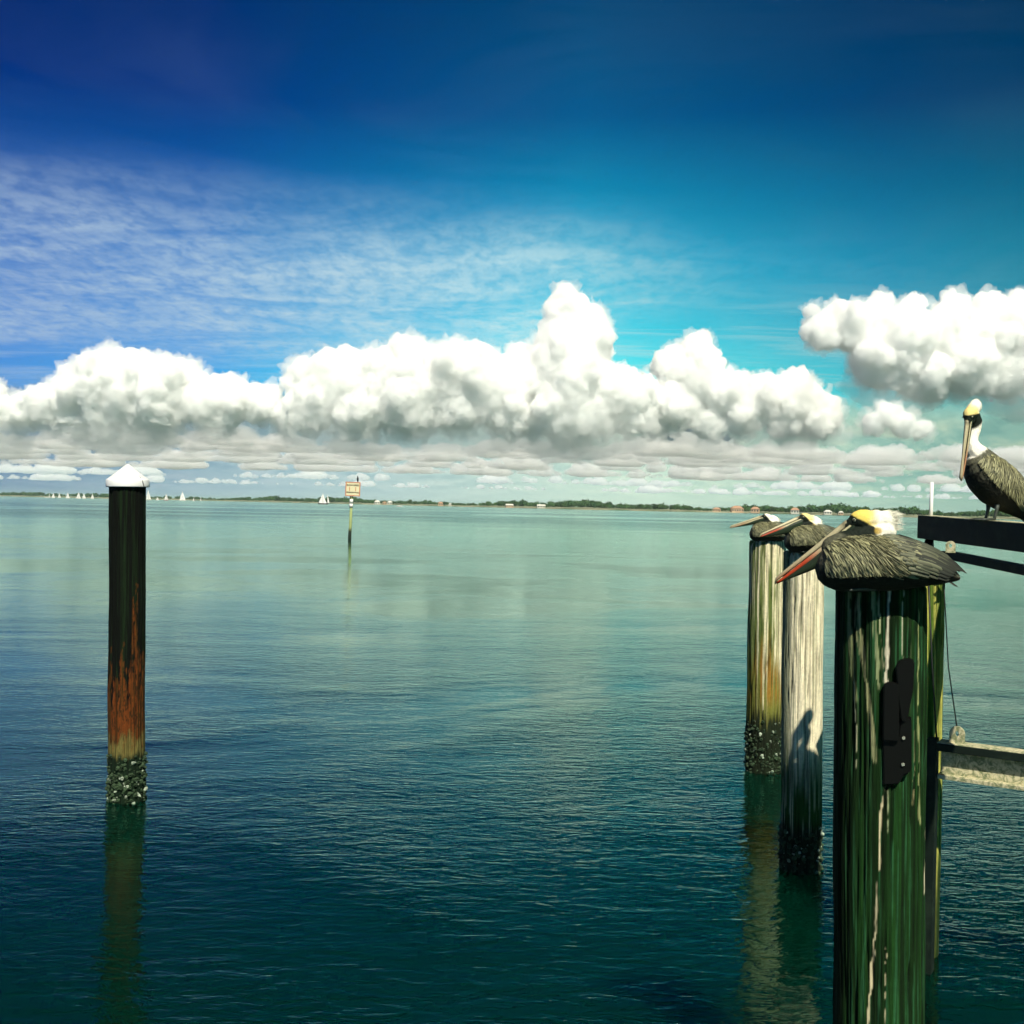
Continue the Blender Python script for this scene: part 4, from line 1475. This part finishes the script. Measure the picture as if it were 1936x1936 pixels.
lettering('SLOW SPEED', 0.150, 0.09, 3.68, pan, letter_paint)
lettering('MINIMUM WAKE', 0.128, 0.09, 3.19, pan, letter_paint)
o = box('side_panel', (-0.40, -0.02, SZ0 + 0.06), (-0.37, 0.9, SZ1 - 0.02), cream_paint, mk, 0.004)
o.rotation_euler = (0, 0, rad(12))
box('strut', (-0.10, -0.128, SZ0 - 0.2), (-0.04, -0.05, SZ0 + 0.4), letter_paint, mk)
box('strut', (0.04, -0.128, SZ0 - 0.12), (0.10, -0.05, SZ0 + 0.4), letter_paint, mk)
# cormorant on the sign's corner
cb = thing('cormorant', gp + Vector((0.50, -0.15, SZ1 + 0.0)), 'small black cormorant perched on the corner of the channel sign', 'bird')
parts = []
for c, r in (((0, 0, .17), (.065, .085, .15)), ((0, .02, .25), (.07, .075, .085)), ((0, -.03, .34), (.032, .035, .07)), ((0, -.05, .405), (.026, .034, .028)),
             ((0, -.09, .415), (.010, .045, .010)), ((0, .06, .06), (.03, .03, .09)), ((.03, -.01, .02), (.014, .03, .03)), ((-.03, -.01, .02), (.014, .03, .03))):
    parts.append(ell(c, r, 2))
V, F, off = [], [], 0
for v, f in parts:
    V.append(v); F += [tuple(int(i) + off for i in q) for q in f]; off += len(v)
obj('body', remeshed(np.concatenate(V), F, 0.012, 3), principled('black_plumage', (0.004, 0.005, 0.004), 0.6), cb, True)

# ------------------------------------------------------------------ boats on the far water
sail_mat = principled('sailcloth', (0.82, 0.81, 0.76), 0.7)
hull_white = principled('hull_white', (0.75, 0.74, 0.68), 0.35)
hull_dark = principled('hull_dark', (0.03, 0.035, 0.03), 0.4)
hull_red = principled('hull_red', (0.30, 0.06, 0.04), 0.4)
mast_mat = principled('spar', (0.45, 0.42, 0.36), 0.5)


def hull_mesh(L, B, H):
    n = 12
    V, F = [], []
    sec = [(-1, 1.0), (-0.85, 0.35), (-0.4, -0.05), (0, -0.15), (0.4, -0.05), (0.85, 0.35), (1, 1.0)]
    for i in range(n):
        u = i / (n - 1)
        w = B / 2 * (math.sin(math.pi * (0.22 + 0.78 * u)) ** 0.7 if u < 1 else 0.02)
        sheer = H * (1 + 0.35 * (2 * u - 0.9) ** 2)
        for y, z in sec:
            V.append((-L / 2 + L * u, y * w, z * sheer if z > 0 else z * H))
    m = len(sec)
    for i in range(n - 1):
        for j in range(m - 1):
            F.append((i * m + j, i * m + j + 1, (i + 1) * m + j + 1, (i + 1) * m + j))
        F.append((i * m + m - 1, i * m, (i + 1) * m, (i + 1) * m + m - 1))
    F.append(tuple(range(m))[::-1]); F.append(tuple((n - 1) * m + j for j in range(m)))
    return mesh_from('hull', V, F)


def sail_mesh(tack, clew, head, belly):
    """curved triangular sail with some thickness"""
    a, b, c = (np.array(p, dtype=float) for p in (tack, clew, head))
    V, F, idx = [], [], {}
    n = 7
    for s in (0, 1):
        for i in range(n + 1):
            for j in range(n + 1 - i):
                u, v = i / n, j / n
                w = 1 - u - v
                p = a * w + b * u + c * v
                bl = belly * 4 * w * (u + 0.35 * v) * (1 - v * 0.5)
                p = p + np.array([0.0, bl + s * 0.03, 0.0])
                idx[(s, i, j)] = len(V); V.append(p)
        for i in range(n):
            for j in range(n - i):
                t = (idx[(s, i, j)], idx[(s, i + 1, j)], idx[(s, i, j + 1)])
                F.append(t if s else t[::-1])
                if i + j < n - 1:
                    t = (idx[(s, i + 1, j)], idx[(s, i + 1, j + 1)], idx[(s, i, j + 1)])
                    F.append(t if s else t[::-1])
    return mesh_from('sail', V, F)


def sailboat(px, top, base, dirn, label, jib=True, hull=None, dist=1300.0, wid=1.0, ketch=False, main=True):
    p = at(px, base, dist); p.z = 0.0
    k = dist / FPX
    Hm = (base - top) * k
    L = Hm * 0.62 * wid
    e = thing('sailboat', p, label, 'sailboat', 'sailboats racing by the far shore')
    e.rotation_euler = (rad(random.uniform(-3, 3)), rad(random.uniform(-2, 2)), rad(random.uniform(-14, 14)) + (0 if dirn > 0 else math.pi))
    obj('hull', hull_mesh(L, L * 0.32, L * 0.11), hull or hull_white, e, True)
    mx = L * 0.08
    tube('mast', [(mx, 0, 0), (mx, 0, Hm)], [Hm * 0.012, Hm * 0.008], mast_mat, e, 8)
    if main:
        obj('mainsail', sail_mesh((mx - 0.15, 0, Hm * 0.10), (mx - L * (0.40 if ketch else 0.52), 0, Hm * 0.11), (mx - 0.1, 0, Hm * 0.98), L * 0.05), sail_mat, e, True)
        tube('boom', [(mx, 0, Hm * 0.09), (mx - L * (0.40 if ketch else 0.52), 0, Hm * 0.09)], Hm * 0.008, mast_mat, e, 8)
    if jib:
        obj('jib', sail_mesh((L * 0.47, 0, Hm * 0.09), (mx - L * 0.02, 0, Hm * 0.10), (mx + 0.2, 0, Hm * 0.84), L * 0.06), sail_mat, e, True)
    if ketch:
        m2 = -L * 0.40
        tube('mast', [(m2, 0, 0), (m2, 0, Hm * 0.92)], [Hm * 0.012, Hm * 0.008], mast_mat, e, 8)
        obj('mizzen_sail', sail_mesh((m2 - 0.15, 0, Hm * 0.14), (m2 - L * 0.20, 0, Hm * 0.15), (m2 - 0.1, 0, Hm * 0.90), L * 0.03), sail_mat, e, True)
    return e


sailboat(93.5, 931, 941, 1, 'sliver-thin sailboat, leftmost in the far fleet', jib=False, wid=0.6)
sailboat(100.5, 931, 941.5, 1, 'sailboat with white sails, second from the left in the fleet', wid=1.0)
sailboat(112.5, 931, 942, -1, 'pale dim sailboat, third from the left in the fleet', wid=0.9)
sailboat(128, 930, 942.5, 1, 'bright full-sailed boat in the middle of the left fleet', wid=1.1)
sailboat(148, 930, 943, 1, 'widest sailboat of the left fleet with a spread foresail', wid=1.25)
sailboat(159, 932, 943, -1, 'sailboat close right of the widest one in the left fleet', wid=1.0)
sailboat(174.5, 932.5, 943, 1, 'last small sailboat left of the capped piling', wid=0.9)
sailboat(281, 925, 945.5, -1, 'tall sailboat just right of the white-capped piling', wid=0.85)
sailboat(297.5, 938.5, 945.5, 1, 'tiny dinghy sail between two larger boats right of the piling', wid=1.4)
sailboat(314, 932, 946, 1, 'sailboat with a reddish hull right of the capped piling', hull=hull_red, wid=0.95)
sailboat(345, 928.5, 947, -1, 'tall white sailboat with a long white hull, alone on open water', wid=1.05)
sailboat(366.5, 940, 947.5, 1, 'low dim sail right of the tall lone sailboat', wid=1.1, jib=False)
sailboat(380, 939, 948, 1, 'rightmost faint sail of the left fleet', wid=0.7, jib=False)
sailboat(611, 931, 953, -1, 'two-masted white sailing yacht with dark hull left of the sign', hull=hull_dark, wid=1.45, ketch=True, dist=1000.0)


def motorboat(px, base, wpx, dist, label):
    p = at(px, base, dist); p.z = 0
    L = wpx * dist / FPX
    e = thing('motorboat', p, label, 'motorboat', rot=(0, 0, rad(8)))
    obj('hull', hull_mesh(L, L * 0.34, L * 0.14), hull_white, e, True)
    box('cabin', (-L * 0.16, -L * 0.10, L * 0.12), (L * 0.12, L * 0.10, L * 0.24), hull_white, e, L * 0.02)
    box('windscreen', (L * 0.121, -L * 0.09, L * 0.15), (L * 0.135, L * 0.09, L * 0.23), hull_dark, e)


motorboat(755, 957.5, 11, 800.0, 'white open motorboat crossing right of the sign')
motorboat(87, 941, 6, 1500.0, 'distant white motorboat left of the sailing fleet')

# ------------------------------------------------------------------ far shore
SHX = [-400, 100, 400, 700, 1050, 1450, 1720, 2300]
SHD = [2300, 2000, 1750, 1450, 1120, 1000, 830, 700]
shore_d = lambda px: float(np.interp(px, SHX, SHD))


def shore_pt(px, extra=0.0, z=0.0):
    d = shore_d(px) + extra
    h = at(px, 956 + (px - 968) * 0.021, d)
    return Vector((h.x, h.y, z))


sand, _t = mat('shore_ground')
_g = _t.n('ShaderNodeNewGeometry').outputs['Position']
_n = _t.noise(_g, 0.03, 4.0, 0.6)
_b = _t.n('ShaderNodeBsdfPrincipled', {'Base Color': _t.mix(_t.mr(_n, 0.4, 0.62), (0.32, 0.31, 0.20), (0.06, 0.11, 0.035)), 'Roughness': 0.95})
_t.n('ShaderNodeOutputMaterial', {0: _b.outputs[0]})
V, F = [], []
pxs = list(np.arange(-400, 2301, 20))
for i, px in enumerate(pxs):
    j = (vnoise(np.array([i * 0.7, 1.0, 2.0])) - 0.5) * 30
    for ex, z in ((0, -0.3), (2, 0.55), (25, 0.9), (400, 3.0)):
        V.append(shore_pt(px, ex + j, z))
for i in range(len(pxs) - 1):
    for k in range(3):
        F.append((i * 4 + k, (i + 1) * 4 + k, (i + 1) * 4 + k + 1, i * 4 + k + 1))
tag(obj('shore', mesh_from('shore', V, F), sand), kind='structure')

leaf_mat, _t = mat('far_foliage')
_c = _t.n('ShaderNodeVertexColor', layer_name='Col').outputs[0]
_b = _t.n('ShaderNodeBsdfPrincipled', {'Base Color': _c, 'Roughness': 0.9, 'Specular IOR Level': 0.1})
_t.n('ShaderNodeOutputMaterial', {0: _b.outputs[0]})
rng = np.random.default_rng(21)
iv, iff = ico(2)
V, F, C, off = [], [], [], 0
i1v, i1f = ico(1)
for k in range(2600):
    px = rng.uniform(-380, 2280)
    ex = 18 + 220 * rng.random() ** 1.6
    b = np.array(shore_pt(px, ex, 0.9))
    hh = rng.uniform(3.6, 6.6) * (1.0 + 0.25 * math.sin(px * 0.013) + 0.2 * math.sin(px * 0.041)) * (0.7 + 0.45 * rng.random())
    g = np.array((0.035, 0.085, 0.030)) * rng.uniform(0.6, 1.5) + np.array((0.02, 0.02, 0)) * rng.random()
    r = hh * 0.42
    c0 = b + np.array([0, 0, hh - r])
    V.append(i1v * np.array([r * 0.95, r * 0.8, r * 0.8]) + c0)
    F.append(i1f + off); off += len(i1v)
    C.append(np.tile(g * 0.8, (len(i1v), 1)))
    m = 64
    d = rng.normal(size=(m, 3)); d /= np.linalg.norm(d, axis=1)[:, None]
    d[:, 2] = np.where(d[:, 2] < -0.5, -d[:, 2], d[:, 2])
    ctr = c0 + d * np.array([r * 1.25, r, r * 0.95]) * rng.uniform(0.7, 1.12, (m, 1))
    tri = ctr[:, None, :] + rng.normal(size=(m, 3, 3)) * (0.10 * hh)
    V.append(tri.reshape(-1, 3))
    F.append(np.arange(m * 3).reshape(m, 3) + off); off += m * 3
    C.append(np.repeat(g * (0.6 + 0.9 * rng.random((m, 1))), 3, axis=0))
me = mesh_from('far_trees', np.concatenate(V), np.concatenate(F), np.concatenate(C))
tag(obj('far_trees', me, leaf_mat), kind='stuff')

# taller trees that stand out of the line
trunk_mat = principled('bark', (0.06, 0.05, 0.035), 0.9)


def lone_tree(px, top, label, conif=True):
    b = shore_pt(px, 12, 0.8)
    d = shore_d(px) + 12
    hz = 956 + (px - 968) * 0.021
    H = (hz - top) * d / FPX + CAM_H - 0.8
    e = thing('pine_tree', b, label, 'tree', 'taller trees along the far shore')
    tube('trunk', [(0, 0, -0.5), (0.1, 0, H * 0.5), (0, 0, H * 0.95)], [0.28, 0.2, 0.05], trunk_mat, e, 8)
    r2 = np.random.default_rng(int(px))
    V, F, C, off = [], [], [], 0
    for q in range(16):
        u = q / 15
        z = H * (0.32 + 0.66 * u)
        rr = H * 0.20 * (1.05 - u) + 0.25
        a = r2.uniform(0, 6.28)
        jit = 1 + (r2.random((len(iv), 1)) - 0.5) * 0.7
        V.append(iv * jit * np.array([rr, rr, rr * 0.6]) + np.array([math.cos(a) * rr * 0.6, math.sin(a) * rr * 0.6, z]))
        F.append(iff + off); off += len(iv)
        C.append(np.tile(np.array((0.022, 0.060, 0.025)) * r2.uniform(0.7, 1.3), (len(iv), 1)))
    obj('crown', mesh_from('crown', np.concatenate(V), np.concatenate(F), np.concatenate(C)), leaf_mat, e)


lone_tree(1425, 955, 'pointed dark tree above a peach house, left of the white-headed pelican')
lone_tree(1360, 958.5, 'dark tree rising behind the small peach house')
lone_tree(1583, 960, 'narrow pointed tree between the middle and nearest pelican heads')
lone_tree(840, 947.5, 'round-topped tall tree on the shore right of the sign')
lone_tree(602, 943.5, 'tree just left of the two-masted yacht')
lone_tree(1775, 965, 'dark tree beside the upright white pipe')

roof_w = principled('roof_pale', (0.66, 0.64, 0.56), 0.7)
roof_b = principled('roof_tile', (0.42, 0.24, 0.15), 0.8)
wall_w = principled('wall_white', (0.62, 0.60, 0.50), 0.8)
wall_p = principled('wall_peach', (0.58, 0.40, 0.25), 0.8)
win_m = principled('far_window', (0.02, 0.03, 0.03), 0.2)


def house(px, wpx, hpx, wall, roof, label, hip=True):
    d = shore_d(px) + 6
    k = d / FPX
    b = shore_pt(px, 6, 0.85)
    W2, H = wpx * k / 2, hpx * k
    D2 = W2 * 0.7
    wh = H * 0.58
    e = thing('house', b, label, 'house', 'houses on the far shore', rot=(0, 0, view_rot(b) + rad(random.uniform(-12, 12))))
    box('wall', (-W2, -D2, -0.5), (W2, D2, wh), wall, e)
    ov = 0.4
    V = [(-W2 - ov, -D2 - ov, wh), (W2 + ov, -D2 - ov, wh), (W2 + ov, D2 + ov, wh), (-W2 - ov, D2 + ov, wh),
         (-W2 * (0.45 if hip else 1.0), 0, H), (W2 * (0.45 if hip else 1.0), 0, H)]
    obj('roof', mesh_from('roof', V, [(0, 1, 5, 4), (2, 3, 4, 5), (1, 2, 5), (3, 0, 4), (3, 2, 1, 0)]), roof, e)
    n = max(2, int(wpx / 4))
    for i in range(n):
        x = -W2 + 2 * W2 * (i + 0.5) / n
        box('window', (x - W2 * 0.5 / n, -D2 - 0.05, wh * 0.3), (x + W2 * 0.5 / n, -D2 - 0.003, wh * 0.78), win_m, e)


house(713, 10, 7, wall_w, roof_w, 'pale house on the shore, first right of the sign')
house(727, 7, 5, wall_p, roof_b, 'low brown-roofed house between two pale houses near the sign')
house(737, 9, 6.5, wall_w, roof_w, 'white hip-roofed house above the white motorboat')
house(833, 9, 7, wall_p, roof_b, 'small peach house under the round-topped tall tree')
house(851, 5, 4.5, wall_w, roof_w, 'tiny white house right of the small peach house')
house(963, 14, 6, wall_p, roof_w, 'long low cream house mid shore', hip=False)
house(1023, 15, 6.5, wall_w, roof_w, 'low bright white house alone on the middle shore', hip=False)
house(1355, 14, 8, wall_p, roof_b, 'small peach house left of the big peach villa')
house(1393, 22, 12, wall_p, roof_b, 'big peach villa left of the white-headed pelican')
house(1428, 15, 11, wall_p, roof_b, 'peach house under the pointed tree by the white-headed pelican')
house(1503, 15, 11, wall_w, roof_b, 'pale house between the two farther pelican heads')
house(1565, 14, 8, wall_w, roof_w, 'white house just right of the middle pelican head')
house(1590, 8, 6.5, wall_p, roof_w, 'tiny house close to the nearest pelican bill')
# ------------------------------------------------------------------ thin sea haze
hz_mat, _t = mat('haze')
_v = _t.n('ShaderNodeVolumePrincipled', {'Color': (0.72, 0.93, 0.90), 'Density': 0.00007, 'Anisotropy': 0.0})
_t.n('ShaderNodeOutputMaterial', {1: _v.outputs[0]})
hb = box('haze', (-14500, -14500, -1.5), (14500, 14500, 30.0), hz_mat)
tag(hb, kind='stuff')
